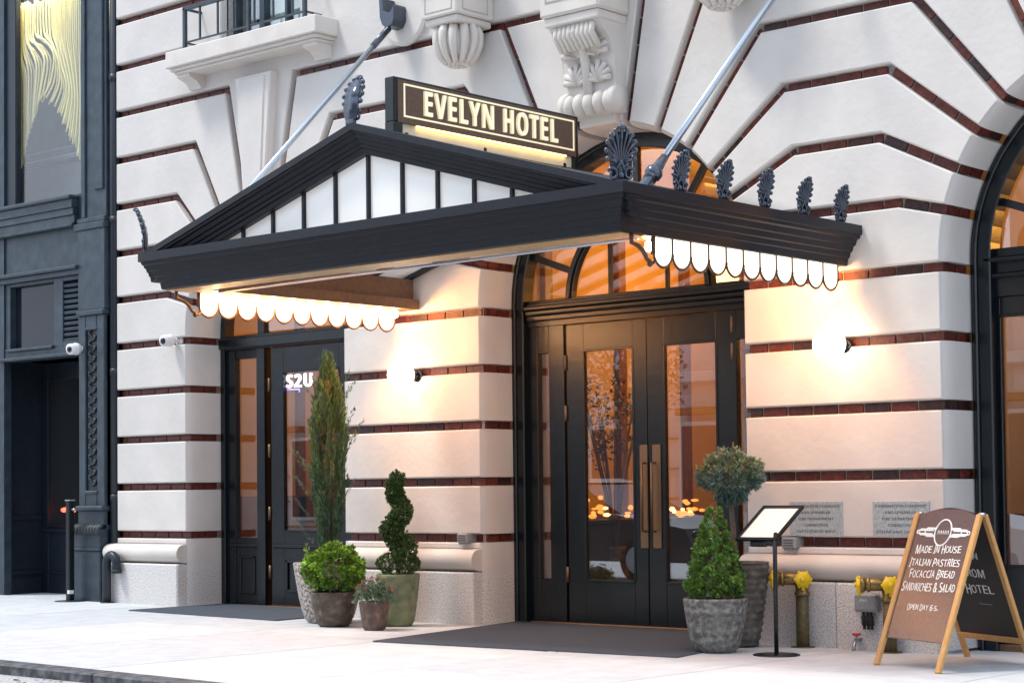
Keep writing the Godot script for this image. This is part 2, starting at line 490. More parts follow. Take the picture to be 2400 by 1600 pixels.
func _hotel() -> void:
	var wide := [[1.804, 6], [1.958, 5], [1.871, 4], [1.65, 3], [1.155, 2]]
	var L := Arch.new(-3.04, 1.23, [[1.565, 6], [1.6, 5], [1.39, 4], [1.072, 3], [0.528, 2]])
	var E := Arch.new(1.465, 1.465, wide)
	var R := Arch.new(6.175, 1.465, wide)
	arches = [L, E, R]
	var x0 := -5.485
	var x1 := 9.42
	var top := 7.3
	var h := thing("hotel_building", "cream stone hotel front with dark red brick bands and three arched bays", "building")
	# brick bands as centre lines
	var lines := []
	for k in range(7, 12):
		for p in [[x0, L.c.x - L.r], [L.c.x + L.r, E.c.x - E.r], [E.c.x + E.r, R.c.x - R.r], [R.c.x + R.r, x1]]:
			lines.append([Vector2(p[0], cy(k)), Vector2(p[1], cy(k))])
	for j in 4:
		var y := cy([6, 5, 4, 3][j])
		var tl: float = L.turns[j][0]
		var tw: float = wide[j][0]
		lines.append([Vector2(x0, y), Vector2(L.c.x - tl, y), L.hit(-tl, y)])
		lines.append([L.hit(tl, y), Vector2(L.c.x + tl, y), Vector2(E.c.x - tw, y), E.hit(-tw, y)])
		lines.append([E.hit(tw, y), Vector2(E.c.x + tw, y), Vector2(R.c.x - tw, y), R.hit(-tw, y)])
		lines.append([R.hit(tw, y), Vector2(R.c.x + tw, y), Vector2(x1, y)])
	var yc := cy(2)
	lines.append([Vector2(x0, yc), Vector2(L.c.x - 0.528, yc), L.hit(-0.528, yc)])
	lines.append([L.hit(0.528, yc), Vector2(L.c.x + 0.528, yc), Vector2(R.c.x - 1.155, yc), R.hit(-1.155, yc)])
	lines.append([R.hit(1.155, yc), Vector2(R.c.x + 1.155, yc), Vector2(x1, yc)])
	for sx in [-1, 1]:
		lines.append([Vector2(E.c.x + 1.155 * sx, yc + 0.01), E.hit(1.155 * sx, yc)])
		lines.append([Vector2(E.c.x + 0.55 * sx, 5.95), E.hit(0.55 * sx, 5.9)])
		lines.append([Vector2(R.c.x + 0.55 * sx, 5.95), R.hit(0.55 * sx, 5.9)])
	for p in [[x0, -4.2], [-1.84, -1.35], [-0.5, x1]]: lines.append([Vector2(p[0], cy(1)), Vector2(p[1], cy(1))])
	for p in [[x0, -3.9], [-2.2, x1]]: lines.append([Vector2(p[0], cy(0)), Vector2(p[1], cy(0))])
	# stone blocks: what is left between the bands, the arches and the upper window
	var win := PackedVector2Array([Vector2(-3.66, 5.8), Vector2(-2.42, 5.8), Vector2(-2.42, 8), Vector2(-3.66, 8)])
	var holes := [win]
	for a in arches: holes.append(a.outline(0.0))
	var blocks := [PackedVector2Array([Vector2(x0, 0.70), Vector2(x1, 0.70), Vector2(x1, top), Vector2(x0, top)])]
	var cuts := holes.duplicate()
	for l in lines:
		var pl: Array = l.duplicate()
		for e in [[0, 1], [-1, -2]]:   # run a little past the ends so that the band cuts through the arch edge
			var d: Vector2 = (pl[e[0]] - pl[e[1]]).normalized()
			if absf(pl[e[0]].y - (yc + 0.01)) > 0.001 and absf(pl[e[0]].y - 5.95) > 0.001: pl[e[0]] += d * 0.06
		cuts.append_array(Geometry2D.offset_polyline(PackedVector2Array(pl), GH / 2, Geometry2D.JOIN_MITER, Geometry2D.END_BUTT))
	for c in cuts:
		var nxt := []
		for b in blocks:
			for q in Geometry2D.clip_polygons(b, c):
				if not Geometry2D.is_polygon_clockwise(q): nxt.append(q)
		blocks = nxt
	for b in blocks:
		# long courses are cut into ashlars only where the photograph shows none: they stay whole
		var s := S()
		prism(s, b, -GD - 0.02, 0.0, 0.012)
		obj("stone_block", s, M.stone if rng.randf() < 0.5 else M.stone_b, h)
	# mortar behind the bands
	var back := [PackedVector2Array([Vector2(x0 + 0.02, 0.4), Vector2(x1, 0.4), Vector2(x1, top), Vector2(x0 + 0.02, top)])]
	cuts = [win]
	for a in arches: cuts.append(a.outline(0.03))
	for c in cuts:
		var nxt := []
		for b in back:
			for q in Geometry2D.clip_polygons(b, c): nxt.append(q)
		back = nxt
	for b in back:
		var s := S()
		prism(s, b, -0.55, -GD - 0.001, 0.0, true)
		obj("mortar_core", s, M.mortar, h)
	# bricks in the bands
	for l in lines: _brick_run(l)
	for a in arches:
		for k in range(7, 12):
			for sx in [-1, 1]: _reveal_bricks(a.c.x + sx * (a.r + 0.022), cy(k), 0.0, sx)
		for t in a.turns:
			for sx in [-1, 1]:
				var p: Vector2 = a.c + Vector2(sx * t[0], cy(t[1]) - a.c.y).normalized() * (a.r + 0.022)
				_reveal_bricks(p.x, p.y, (p - a.c).angle() if sx > 0 else (p - a.c).angle() - PI, sx)
	_place_bricks(h)
	for a in arches: _reveal(a, h)
	_base_course(h)
	_carvings(h, L, E)
	_balcony(h)
	_entrance(h, E)
	_side_entrance(h, L)
	_right_bay(h, R)

func _brick_run(l: Array) -> void:
	for i in l.size() - 1:
		var a: Vector2 = l[i]
		var b: Vector2 = l[i + 1]
		var d := (b - a).normalized()
		var len := a.distance_to(b)
		var at := 0.0 if i > 0 else rng.randf_range(-0.15, 0.0)
		while at < len - 0.03:
			var s0 := maxf(at, 0.012)
			var s1 := minf(at + 0.217, len - 0.012)
			if s1 - s0 > 0.04:
				bricks.append([Transform3D(Basis(Vector3(0, 0, 1), d.angle()) * Basis.from_scale(Vector3(s1 - s0, 0.066, 0.03)), v3(a + d * (s0 + s1) / 2.0, -GD + rng.randf_range(-0.003, 0.003)))])
			at += 0.235

func _reveal_bricks(x: float, y: float, turn: float, sx: int) -> void:
	for z in [-0.175, -0.345]:
		var w := 0.15 if z > -0.3 else 0.16
		bricks.append([Transform3D(Basis(Vector3(0, 0, 1), turn) * Basis.from_scale(Vector3(0.03, 0.066, w)), Vector3(x, y, z))])

func _place_bricks(h: Node3D) -> void:
	var s := S()
	var b := 0.12
	box(s, Vector3(-0.5, -0.5, -0.5), Vector3(0.5, 0.5, 0.5), 0.03)
	s.generate_normals()
	var mesh := s.commit()
	var seen := []
	var rest := []
	for k in bricks:
		var p: Vector3 = k[0].origin
		if p.x < 5.7 and p.y < 6.9 - maxf(0.0, p.x + 5.0) * 0.16: seen.append([p.distance_to(CAM) + (3.0 if p.y > 2.95 and p.y < 4.2 and p.x > -2.5 and p.x < 1.4 else 0.0), k[0]])
		else: rest.append(k[0])
	seen.sort_custom(func(u, v): return u[0] < v[0])
	for i in seen.size():
		if i < 300:
			mi("brick", mesh, M["brick%d" % [0, 0, 1, 1, 2, 3][rng.randi() % 6]], h, seen[i][1])
		else: rest.append(seen[i][1])
	s = S()
	for t in rest:
		s.append_from(mesh, 0, t)
	obj("brick_courses", s, M.brick1, h, "stuff")

func _reveal(a: Arch, h: Node3D) -> void:
	# the returns of the opening: one rounded stone between each two bands
	var prof := [Vector2(0.0, -0.006), Vector2(0.016, -0.03), Vector2(0.028, -0.07), Vector2(0.036, -0.13), Vector2(0.04, -0.22), Vector2(0.04, -0.46)]
	var ang := []
	for t in a.turns: ang.append(Vector2(t[0], cy(t[1]) - a.c.y).angle())
	if a.r > 1.3: ang.append(Vector2(0.55, 2.95).angle())
	var g := GH / 2 / a.r
	for sx in [-1, 1]:
		var segs := []
		for k in range(11, 6, -1):
			var y0 := cy(k) + GH / 2
			var y1 := cy(k - 1) - GH / 2
			var pts := []
			if k > 7: pts = [Vector2(a.r, y0 - a.c.y), Vector2(a.r, y1 - a.c.y)]
			else:
				pts = [Vector2(a.r, y0 - a.c.y), Vector2(a.r, 0)]
				for i in range(1, 7): pts.append(Vector2.from_angle((ang[0] - g) * i / 6.0) * a.r)
			segs.append(pts)
		segs.append([Vector2(a.r, 0.0 - a.c.y), Vector2(a.r, 0.49 - a.c.y)])
		segs.append([Vector2(a.r, 0.49 - a.c.y), Vector2(a.r, 0.757 - a.c.y)])
		for i in ang.size():
			var a0: float = ang[i] + g
			var a1: float = ang[i + 1] - g if i + 1 < ang.size() else PI / 2
			var pts := []
			for k in 9: pts.append(Vector2.from_angle(lerpf(a0, a1, k / 8.0)) * a.r)
			segs.append(pts)
		for si in segs.size():
			var pts: Array = segs[si]
			var s := S(true)
			for i in pts.size() - 1:
				for j in prof.size() - 1:
					var q := []
					for w in [[i, j], [i + 1, j], [i + 1, j + 1], [i, j + 1]]:
						var p: Vector2 = pts[w[0]]
						var n := Vector2(1, 0) if p.y <= 0.0 else p.normalized()
						var o: Vector2 = p - n * prof[w[1]].x
						q.append(Vector3(a.c.x + sx * o.x, a.c.y + o.y, prof[w[1]].y))
					var m: Vector2 = (pts[i] + pts[i + 1]) / 2.0
					face(s, q, Vector3(-sx * m.x, -maxf(m.y, 0.0), 0.3))
			s.set_smooth_group(-1)
			for e in [0, pts.size() - 1]:
				var p: Vector2 = pts[e]
				var n := Vector2(1, 0) if p.y <= 0.0 else p.normalized()
				for j in prof.size() - 1:
					var q := []
					for w in [[prof[j].x, prof[j].y], [prof[j + 1].x, prof[j + 1].y], [-0.032, prof[j + 1].y], [-0.032, prof[j].y]]:
						var o: Vector2 = p - n * w[0]
						q.append(Vector3(a.c.x + sx * o.x, a.c.y + o.y, w[1]))
					var d: Vector2 = (pts[e] - pts[1 if e == 0 else e - 1])
					face(s, q, Vector3(sx * d.x, d.y, 0))
			obj("reveal_stone", s, M.granite if si == 5 else (M.stone if rng.randf() < 0.5 else M.stone_b), h)

func _base_course(h: Node3D) -> void:
	var spans := [[-5.6, -4.27], [-1.81, 0.0], [2.93, 4.71], [7.64, 9.42]]
	for p in spans:
		var x: float = p[0]
		var n := 2 if p[1] - p[0] > 1.5 else 1
		for i in n:   # granite blocks
			var s := S()
			bx(s, lerpf(p[0], p[1], float(i) / n) + (0.002 if i > 0 else 0.0), lerpf(p[0], p[1], float(i + 1) / n) - (0.002 if i < n - 1 else 0.0), -0.2, 0.49, -0.3, 0.12 if x > -5 else 0.125, 0.014)
			obj("granite_block", s, M.granite, h)
		var s := S(true)   # the fat rounded moulding above the granite
		var pf := [Vector2(-0.05, 0.495), Vector2(0.05, 0.5)]
		for i in 11:
			var th := -PI / 2 + PI * i / 10.0
			pf.append(Vector2(0.045 + 0.09 * cos(th), 0.6 + 0.093 * sin(th)))
		pf.append(Vector2(-0.05, 0.703))
		var e0: float = p[0] + (0.03 if x < -5 else 0.0)
		var e1: float = p[1]
		for i in pf.size() - 1:
			if i < 2 or i > 11: s.set_smooth_group(-1)
			else: s.set_smooth_group(0)
			face(s, [Vector3(e0, pf[i].y, pf[i].x), Vector3(e1, pf[i].y, pf[i].x), Vector3(e1, pf[i + 1].y, pf[i + 1].x), Vector3(e0, pf[i + 1].y, pf[i + 1].x)], Vector3(0, pf[i].x - pf[i + 1].x, pf[i + 1].y - pf[i].y))
		s.set_smooth_group(-1)
		for e in [[e0, -1], [e1, 1]]:
			for i in pf.size() - 1:
				face(s, [Vector3(e[0], pf[i].y, pf[i].x), Vector3(e[0], pf[i + 1].y, pf[i + 1].x), Vector3(e[0], 0.6, -0.05)], Vector3(e[1], 0, 0))
		obj("base_moulding", s, M.trim, h)
		s = S()
		bx(s, e0, e1, 0.699, 0.757, -0.3, -0.02, 0.004)
		obj("base_fillet", s, M.stone, h)

func leaf_fan(s: SurfaceTool, c: Vector3, sc: float) -> void:   # one carved acanthus lobe pointing up, bulging to +z
	for i in 7:
		var a := deg_to_rad(90.0 + (i - 3) * 26.0)
		var d := Vector3(cos(a), sin(a), 0)
		var ln := sc * (1.0 - 0.09 * absf(i - 3))
		tube(s, [c, c + d * ln * 0.5 + Vector3(0, 0, 0.2 * sc), c + d * ln + Vector3(0, -0.06 * sc, 0.12 * sc)], sc * 0.10, 6, sc * 0.15)

func _carvings(h: Node3D, L: Arch, E: Arch) -> void:
	# keystone over the side door
	var s := S()
	prism(s, PackedVector2Array([Vector2(-3.19, 4.1), Vector2(-2.89, 4.1), Vector2(-2.76, 5.53), Vector2(-3.32, 5.53)]), -0.1, 0.10, 0.012)
	obj("keystone", s, M.stone, h)
	s = S()
	prism(s, PackedVector2Array([Vector2(-3.15, 4.1), Vector2(-2.93, 4.1), Vector2(-2.84, 5.5), Vector2(-3.24, 5.5)]), 0.0, 0.115, 0.01)
	obj("keystone_panel", s, M.stone_b, h)
	# scrolled console over the entrance
	s = S()
	prism(s, PackedVector2Array([Vector2(1.27, 4.38), Vector2(1.66, 4.38), Vector2(1.79, 6.3), Vector2(1.14, 6.3)]), -0.1, 0.06, 0.01)
	var cx := E.c.x
	bx(s, cx - 0.33, cx + 0.33, 5.30, 6.3, 0.0, 0.43, 0.02)
	bx(s, cx - 0.30, cx + 0.30, 5.22, 5.30, 0.0, 0.40, 0.012)
	# the curved neck below the box
	var sd := PackedVector2Array([Vector2(0.0, 4.46), Vector2(0.13, 4.47), Vector2(0.15, 4.75), Vector2(0.17, 4.95), Vector2(0.22, 5.07), Vector2(0.30, 5.14), Vector2(0.37, 5.23), Vector2(0.0, 5.23)])
	var q := PackedVector2Array()
	for p in sd: q.append(Vector2(p.x, p.y))
	T = Transform3D(Basis(Vector3(0, 0, 1), Vector3(0, 1, 0), Vector3(-1, 0, 0)), Vector3(cx, 0, 0))
	prism(s, q, -0.285, 0.285, 0.01, true)
	T = Transform3D()
	var con := obj("console", s, M.trim, h)
	s = S()
	for e in [0.0]:
		for w in [[-0.26, 0.26, 5.42, 5.435], [-0.26, 0.26, 6.0, 6.015], [-0.26, -0.245, 5.435, 6.0], [0.245, 0.26, 5.435, 6.0]]:
			bx(s, cx + w[0], cx + w[1], w[2], w[3], 0.425, 0.436, 0.001)
	obj("panel_line", s, M.mortar, con)
	s = S(true)
	for i in 4: leaf_fan(s, Vector3(cx + [-0.12, 0.12, -0.11, 0.11][i], [4.74, 4.74, 4.97, 4.97][i], [0.15, 0.15, 0.18, 0.18][i]), [0.19, 0.19, 0.2, 0.2][i])
	tube(s, [Vector3(cx, 4.62, 0.16), Vector3(cx, 4.9, 0.19), Vector3(cx, 5.08, 0.26), Vector3(cx, 5.17, 0.36)], 0.045, 8)
	for i in 9:   # the curled tip of the leaf under the box
		var x := cx - 0.2 + 0.05 * i
		tube(s, [Vector3(x, 5.02, 0.27), Vector3(x, 5.12, 0.36), Vector3(x, 5.19, 0.35), Vector3(x, 5.21, 0.30)], 0.03, 6)
	obj("acanthus_leaf", s, M.trim, con)
	s = S(true)
	for i in 5:   # rolled volute at the foot
		var x := cx - 0.22 + 0.11 * i
		T = Transform3D(Basis(Vector3(0, 0, 1), PI / 2), Vector3(x, 4.56, 0.12))
		lathe(s, [Vector2(0, -0.055), Vector2(0.07, -0.055), Vector2(0.1, -0.03), Vector2(0.107, 0.0), Vector2(0.1, 0.03), Vector2(0.07, 0.055), Vector2(0, 0.055)], 20)
		T = Transform3D()
	for sx in [-1, 1]:
		T = Transform3D(Basis(Vector3(0, 0, 1), PI / 2), Vector3(cx + sx * 0.27, 4.57, 0.11))
		lathe(s, [Vector2(0, -0.04), Vector2(0.11, -0.04), Vector2(0.12, 0.0), Vector2(0.11, 0.04), Vector2(0.06, 0.045), Vector2(0.05, 0.06), Vector2(0, 0.06)], 20)
		T = Transform3D()
	obj("volute", s, M.trim, con)
	# two hanging corbels with carved cups, one on each side of the console
	for x in [-0.005, 2.935]:
		s = S()
		bx(s, x - 0.225, x + 0.225, 5.52, 6.3, 0.0, 0.5, 0.012)
		bx(s, x - 0.26, x + 0.26, 5.76, 5.80, 0.0, 0.53, 0.008)
		bx(s, x - 0.20, x + 0.20, 5.455, 5.52, 0.0, 0.47, 0.012)
		var c := obj("corbel", s, M.trim, h)
		s = S()
		for w in [[-0.17, 0.17, 5.56, 5.57], [-0.17, 0.17, 5.70, 5.71], [-0.17, -0.16, 5.57, 5.70], [0.16, 0.17, 5.57, 5.70]]:
			bx(s, x + w[0], x + w[1], w[2], w[3], 0.495, 0.504, 0.001)
			for sg in [1]: bx(s, x + 0.22, x + 0.229, w[2], w[3], 0.25 + w[0], 0.25 + w[1], 0.001)
		obj("panel_line", s, M.mortar, c)
		s = S(true)
		T = Transform3D(Basis.IDENTITY, Vector3(x, 0, 0.24))
		lathe(s, [Vector2(0, 5.14), Vector2(0.09, 5.14), Vector2(0.15, 5.2), Vector2(0.185, 5.3), Vector2(0.18, 5.4), Vector2(0.15, 5.47)], 32)
		for i in 12:
			var a := TAU * i / 12.0
			var pt := []
			for w in [[0.165, 5.45], [0.2, 5.38], [0.2, 5.29], [0.165, 5.2], [0.1, 5.13]]: pt.append(Vector3(w[0] * cos(a), w[1], w[0] * sin(a)))
			tube(s, pt, 0.046, 7, 0.03)
		for i in 14:
			var a := TAU * i / 14.0
			ball(s, Vector3(0.085 * cos(a), 5.12, 0.085 * sin(a)), Vector3.ONE * 0.026, 8)
		for i in 6:
			var a := TAU * i / 6.0
			ball(s, Vector3(0.04 * cos(a), 5.11, 0.04 * sin(a)), Vector3.ONE * 0.026, 8)
		T = Transform3D()
		obj("carved_cup", s, M.trim, c)

func _balcony(h: Node3D) -> void:
	var s := S()
	bx(s, -4.22, -1.86, 5.74, 5.915, -0.1, 0.30, 0.01)
	bx(s, -4.18, -1.90, 5.705, 5.742, -0.1, 0.265, 0.008)
	bx(s, -4.15, -1.93, 5.675, 5.707, -0.1, 0.235, 0.008)
	var b := obj("balcony_ledge", s, M.trim, h)
	for x in [-4.03, -2.05]:
		s = S()
		T = Transform3D(Basis(Vector3(0, 0, 1), Vector3(0, 1, 0), Vector3(-1, 0, 0)), Vector3(x, 0, 0))
		prism(s, PackedVector2Array([Vector2(0, 5.53), Vector2(0.05, 5.53), Vector2(0.07, 5.57), Vector2(0.11, 5.605), Vector2(0.17, 5.625), Vector2(0.21, 5.64), Vector2(0.21, 5.676), Vector2(0, 5.676)]), -0.1, 0.1, 0.006, true)
		T = Transform3D()
		obj("bracket", s, M.trim, b)
	s = S()
	var keep := []
	for x in [-3.98, -2.95, -2.1]:
		for z in [0.22]: bx(s, x - 0.02, x + 0.02, 5.915, 6.36, z - 0.02, z + 0.02, 0.003)
	bx(s, -4.0, -2.08, 6.335, 6.375, 0.2, 0.24, 0.003)
	bx(s, -4.0, -2.08, 5.985, 6.003, 0.211, 0.229, 0.002)
	for x in [-3.98, -2.1]:
		bx(s, x - 0.012, x + 0.012, 6.34, 6.365, 0.0, 0.2, 0.002)
		bx(s, x - 0.009, x + 0.009, 5.985, 6.003, 0.0, 0.21, 0.002)
	for i in 6:
		var x := -3.73 + 0.29 * i
		if absf(x + 2.95) > 0.08: bx(s, x - 0.01, x + 0.01, 6.0, 6.34, 0.21, 0.23, 0.002)
	var r := obj("balcony_railing", s, M.slate, h)
	# upper window
	s = S()
	for w in [[-3.66, -3.6], [-3.24, -3.16], [-2.84, -2.8], [-2.48, -2.42]]: bx(s, w[0], w[1], 5.9, 7.3, -0.26, -0.17, 0.004)
	bx(s, -3.66, -2.42, 5.86, 5.95, -0.27, -0.15, 0.004)
	var w := obj("window", s, M.slate, h)
	for p in [[-3.6, -3.24], [-3.16, -2.84], [-2.8, -2.48]]:
		s = S()
		bx(s, p[0], p[1], 5.95, 7.3, -0.225, -0.215, 0.001)
		obj("pane", s, M.glass, w)
	s = S()
	for i in 26:   # curtain folds
		var x := -3.2 + 0.03 * i
		tube(s, [Vector3(x, 5.9, -0.31), Vector3(x, 7.3, -0.31)], 0.021, 6)
	obj("curtain", s, M.curtain, w)
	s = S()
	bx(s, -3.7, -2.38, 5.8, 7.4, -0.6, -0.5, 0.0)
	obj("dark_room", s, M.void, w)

# ---------------------------------------------------------------- doors and arched lights
func ring(s: SurfaceTool, c: Vector2, r0: float, r1: float, a0: float, a1: float, z0: float, z1: float, n := 32) -> void:
	var p := PackedVector2Array()
	for i in n + 1: p.append(c + Vector2.from_angle(lerpf(a0, a1, float(i) / n)) * r1)
	for i in n + 1: p.append(c + Vector2.from_angle(lerpf(a1, a0, float(i) / n)) * r0)
	prism(s, p, z0, z1, 0.006)

func arch_frame(s: SurfaceTool, c: Vector2, r: float, w: float, z0: float, z1: float) -> void:
	var p := PackedVector2Array([Vector2(c.x + r, -0.05)])
	for i in 33: p.append(c + Vector2.from_angle(PI * i / 32) * r)
	p.append(Vector2(c.x - r, -0.05)); p.append(Vector2(c.x - r + w, -0.05))
	for i in 33: p.append(c + Vector2.from_angle(PI - PI * i / 32) * (r - w))
	p.append(Vector2(c.x + r - w, -0.05))
	prism(s, p, z0, z1, 0.01)

func fanlight(h: Node3D, c: Vector2, r: float, ri: float, yb: float, z: float) -> void:
	# half-round light: an outer rim, an inner half ring, spokes between; panes behind
	var s := S()
	var a0 := asin(clampf((yb - c.y) / r, -1, 1))
	ring(s, c, ri, ri + 0.085, a0, PI - a0, z - 0.03, z + 0.035)
	ring(s, c, ri + 0.02, ri + 0.065, a0, PI - a0, z + 0.03, z + 0.06)
	for d in [20.0, 55.0, 90.0, 125.0, 160.0]:
		var v := Vector2.from_angle(deg_to_rad(d))
		beam(s, v3(c + v * (ri + 0.08), z), v3(c + v * r, z), 0.06, 0.05, Vector3(-v.y, v.x, 0))
	for x in [-0.32, 0.32]:
		beam(s, Vector3(c.x + x, yb, z - 0.005), Vector3(c.x + x, c.y + sqrt(ri * ri - x * x), z - 0.005), 0.035, 0.03, Vector3(1, 0, 0))
	var f := obj("fanlight", s, M.black, h)
	var edges := [0.0, 20.0, 55.0, 90.0, 125.0, 160.0, 180.0]
	for i in 6:
		s = S()
		ring(s, c, ri + 0.06, r + 0.01, deg_to_rad(edges[i]), deg_to_rad(edges[i + 1]), z - 0.012, z - 0.006, 10)
		obj("pane", s, M.glass, f)
	s = S()
	var p := PackedVector2Array()
	for i in 25: p.append(c + Vector2.from_angle(PI * i / 24) * (ri + 0.02))
	prism(s, p, z - 0.016, z - 0.010, 0.0)
	obj("pane", s, M.glass, f)

func door_leaf(h: Node3D, x0: float, x1: float, y0: float, y1: float, g: Array, z: float, called := "door") -> MeshInstance3D:
	# rails and stiles round a tall pane; g = glass x0, x1, y0, y1
	var s := S()
	bx(s, x0, g[0], y0, y1, z - 0.05, z, 0.004)
	bx(s, g[1], x1, y0, y1, z - 0.05, z, 0.004)
	bx(s, g[0], g[1], y0, g[2], z - 0.05, z - 0.001, 0.003)
	bx(s, g[0], g[1], g[3], y1, z - 0.05, z - 0.001, 0.003)
	for b in [[g[0] - 0.016, g[0] + 0.006, g[2], g[3]], [g[1] - 0.006, g[1] + 0.016, g[2], g[3]], [g[0], g[1], g[2] - 0.016, g[2] + 0.006], [g[0], g[1], g[3] - 0.006, g[3] + 0.016]]:
		bx(s, b[0], b[1], b[2], b[3], z - 0.02, z + 0.008, 0.004)
	var d := obj(called, s, M.black, h)
	s = S()
	bx(s, g[0], g[1], g[2], g[3], z - 0.028, z - 0.020, 0.0)
	obj("pane", s, M.glass, d)
	return d

func hinges(d: Node3D, x: float, ys: Array, z: float) -> void:
	for y in ys:
		var s := S(true)
		tube(s, [Vector3(x, y - 0.07, z), Vector3(x, y + 0.07, z)], 0.014, 8)
		obj("hinge", s, M.bronze, d)

func _entrance(h: Node3D, E: Arch) -> void:
	var c := E.c
	var s := S()
	arch_frame(s, c, E.r - 0.035, 0.13, -0.56, -0.42)
	arch_frame(s, c, E.r - 0.035, 0.045, -0.5, -0.40)
	var f := obj("door_frame", s, M.black, h)
	s = S()   # transom with its stepped mouldings
	bx(s, 0.16, 2.77, 2.74, 2.985, -0.56, -0.47, 0.004)
	bx(s, 0.2, 2.74, 2.79, 2.84, -0.47, -0.425, 0.01)
	bx(s, 0.2, 2.74, 2.84, 2.89, -0.47, -0.40, 0.014)
	bx(s, 0.2, 2.74, 2.89, 2.925, -0.47, -0.385, 0.008)
	bx(s, 0.2, 2.74, 2.925, 2.955, -0.47, -0.43, 0.008)
	obj("transom", s, M.black, f)
	fanlight(h, c, 1.31, 0.74, 2.98, -0.5)
	# side lights
	for sx in [-1, 1]:
		s = S()
		var a := 0.14
		var xs := [0.14, 0.28, 0.42, 0.60]
		for k in [[0, 1], [2, 3]]:
			var u: float = c.x + sx * (xs[k[0]] - c.x)
			var v: float = c.x + sx * (xs[k[1]] - c.x)
			bx(s, minf(u, v), maxf(u, v), 0.0, 2.745, -0.55, -0.485, 0.004)
		var u0: float = c.x + sx * (0.28 - c.x)
		var u1: float = c.x + sx * (0.42 - c.x)
		bx(s, minf(u0, u1), maxf(u0, u1), 0.0, 0.42, -0.55, -0.487, 0.004)
		bx(s, minf(u0, u1), maxf(u0, u1), 2.49, 2.745, -0.55, -0.487, 0.004)
		var sl := obj("side_light", s, M.black, h)
		s = S()
		bx(s, minf(u0, u1), maxf(u0, u1), 0.42, 2.49, -0.53, -0.522, 0.0)
		obj("pane", s, M.glass, sl)
	var l := door_leaf(h, 0.622, 1.536, 0.03, 2.735, [0.825, 1.385, 0.415, 2.487], -0.5)
	hinges(l, 0.614, [2.39, 1.93, 0.46], -0.492)
	var r := door_leaf(h, 1.546, 2.46, 0.03, 2.735, [1.735, 2.29, 0.415, 2.487], -0.5)
	hinges(r, 2.468, [2.62, 2.39, 1.55], -0.492)
	for d in [[l, 1.46, 1.545], [r, 1.6, 1.69]]:
		s = S()
		bx(s, d[1], d[2], 0.71, 1.62, -0.5, -0.488, 0.003)
		var hd := obj("handle", s, M.bronze, d[0])
		s = S(true)
		var x: float = (d[1] + d[2]) / 2.0 + (0.018 if d[1] < 1.5 else -0.018)
		tube(s, [Vector3(x, 0.86, -0.485), Vector3(x, 0.86, -0.44), Vector3(x, 1.46, -0.44), Vector3(x, 1.46, -0.485)], 0.011, 8)
		obj("pull_bar", s, M.bronze, hd)
	s = S()
	bx(s, 0.2, 2.75, -0.05, 0.028, -0.56, -0.43, 0.006)
	obj("threshold", s, M.bronze, h)

func _side_entrance(h: Node3D, L: Arch) -> void:
	var c := L.c
	var s := S()
	arch_frame(s, c, L.r - 0.035, 0.07, -0.58, -0.44)
	var f := obj("door_frame", s, M.black, h)
	s = S()
	bx(s, -4.24, -1.84, 2.775, 2.93, -0.56, -0.45, 0.006)
	bx(s, -4.24, -1.84, 2.79, 2.90, -0.45, -0.42, 0.012)
	bx(s, -3.66, -3.53, 0.03, 2.776, -0.56, -0.46, 0.005)
	bx(s, -3.66, -3.55, 2.93, 4.0, -0.56, -0.48, 0.005)
	bx(s, -2.5, -2.39, 2.93, 4.0, -0.56, -0.48, 0.005)
	bx(s, -2.22, -1.84, 0.03, 2.776, -0.56, -0.46, 0.005)
	obj("transom", s, M.black, f)
	s = S()
	ring(s, c, 0.0, 1.15, 0.01, PI - 0.01, -0.522, -0.515, 24)
	obj("pane", s, M.glass, f)
	# side light on the left of the door
	s = S()
	bx(s, -4.2, -4.03, 0.05, 2.775, -0.55, -0.48, 0.004)
	bx(s, -4.03, -3.66, 0.05, 0.76, -0.55, -0.49, 0.004)
	bx(s, -4.03, -3.66, 2.68, 2.775, -0.55, -0.49, 0.004)
	bx(s, -4.12, -3.66, 0.66, 0.70, -0.49, -0.46, 0.01)
	for b in [[-3.98, -3.72, 0.16, 0.19], [-3.98, -3.72, 0.54, 0.57], [-3.98, -3.95, 0.16, 0.57], [-3.75, -3.72, 0.16, 0.57]]: bx(s, b[0], b[1], b[2], b[3], -0.5, -0.475, 0.008)
	var sl := obj("side_light", s, M.black, h)
	s = S()
	bx(s, -4.03, -3.66, 0.76, 2.68, -0.53, -0.522, 0.0)
	obj("pane", s, M.glass, sl)
	var d := door_leaf(h, -3.47, -2.23, 0.06, 2.77, [-3.27, -2.42, 0.84, 2.5], -0.5)
	hinges(d, -3.49, [2.38, 1.68, 1.02, 0.40], -0.492)
	s = S()
	bx(s, -3.42, -2.28, 0.655, 0.70, -0.5, -0.47, 0.012)
	for b in [[-3.24, -2.46, 0.19, 0.225], [-3.24, -2.46, 0.5, 0.535], [-3.24, -3.205, 0.19, 0.535], [-2.495, -2.46, 0.19, 0.535]]: bx(s, b[0], b[1], b[2], b[3], -0.5, -0.478, 0.01)
	obj("panel", s, M.black, d)
	s = S()
	bx(s, -4.2, -1.84, -0.05, 0.05, -0.56, -0.42, 0.006)
	obj("threshold", s, M.bronze, h)

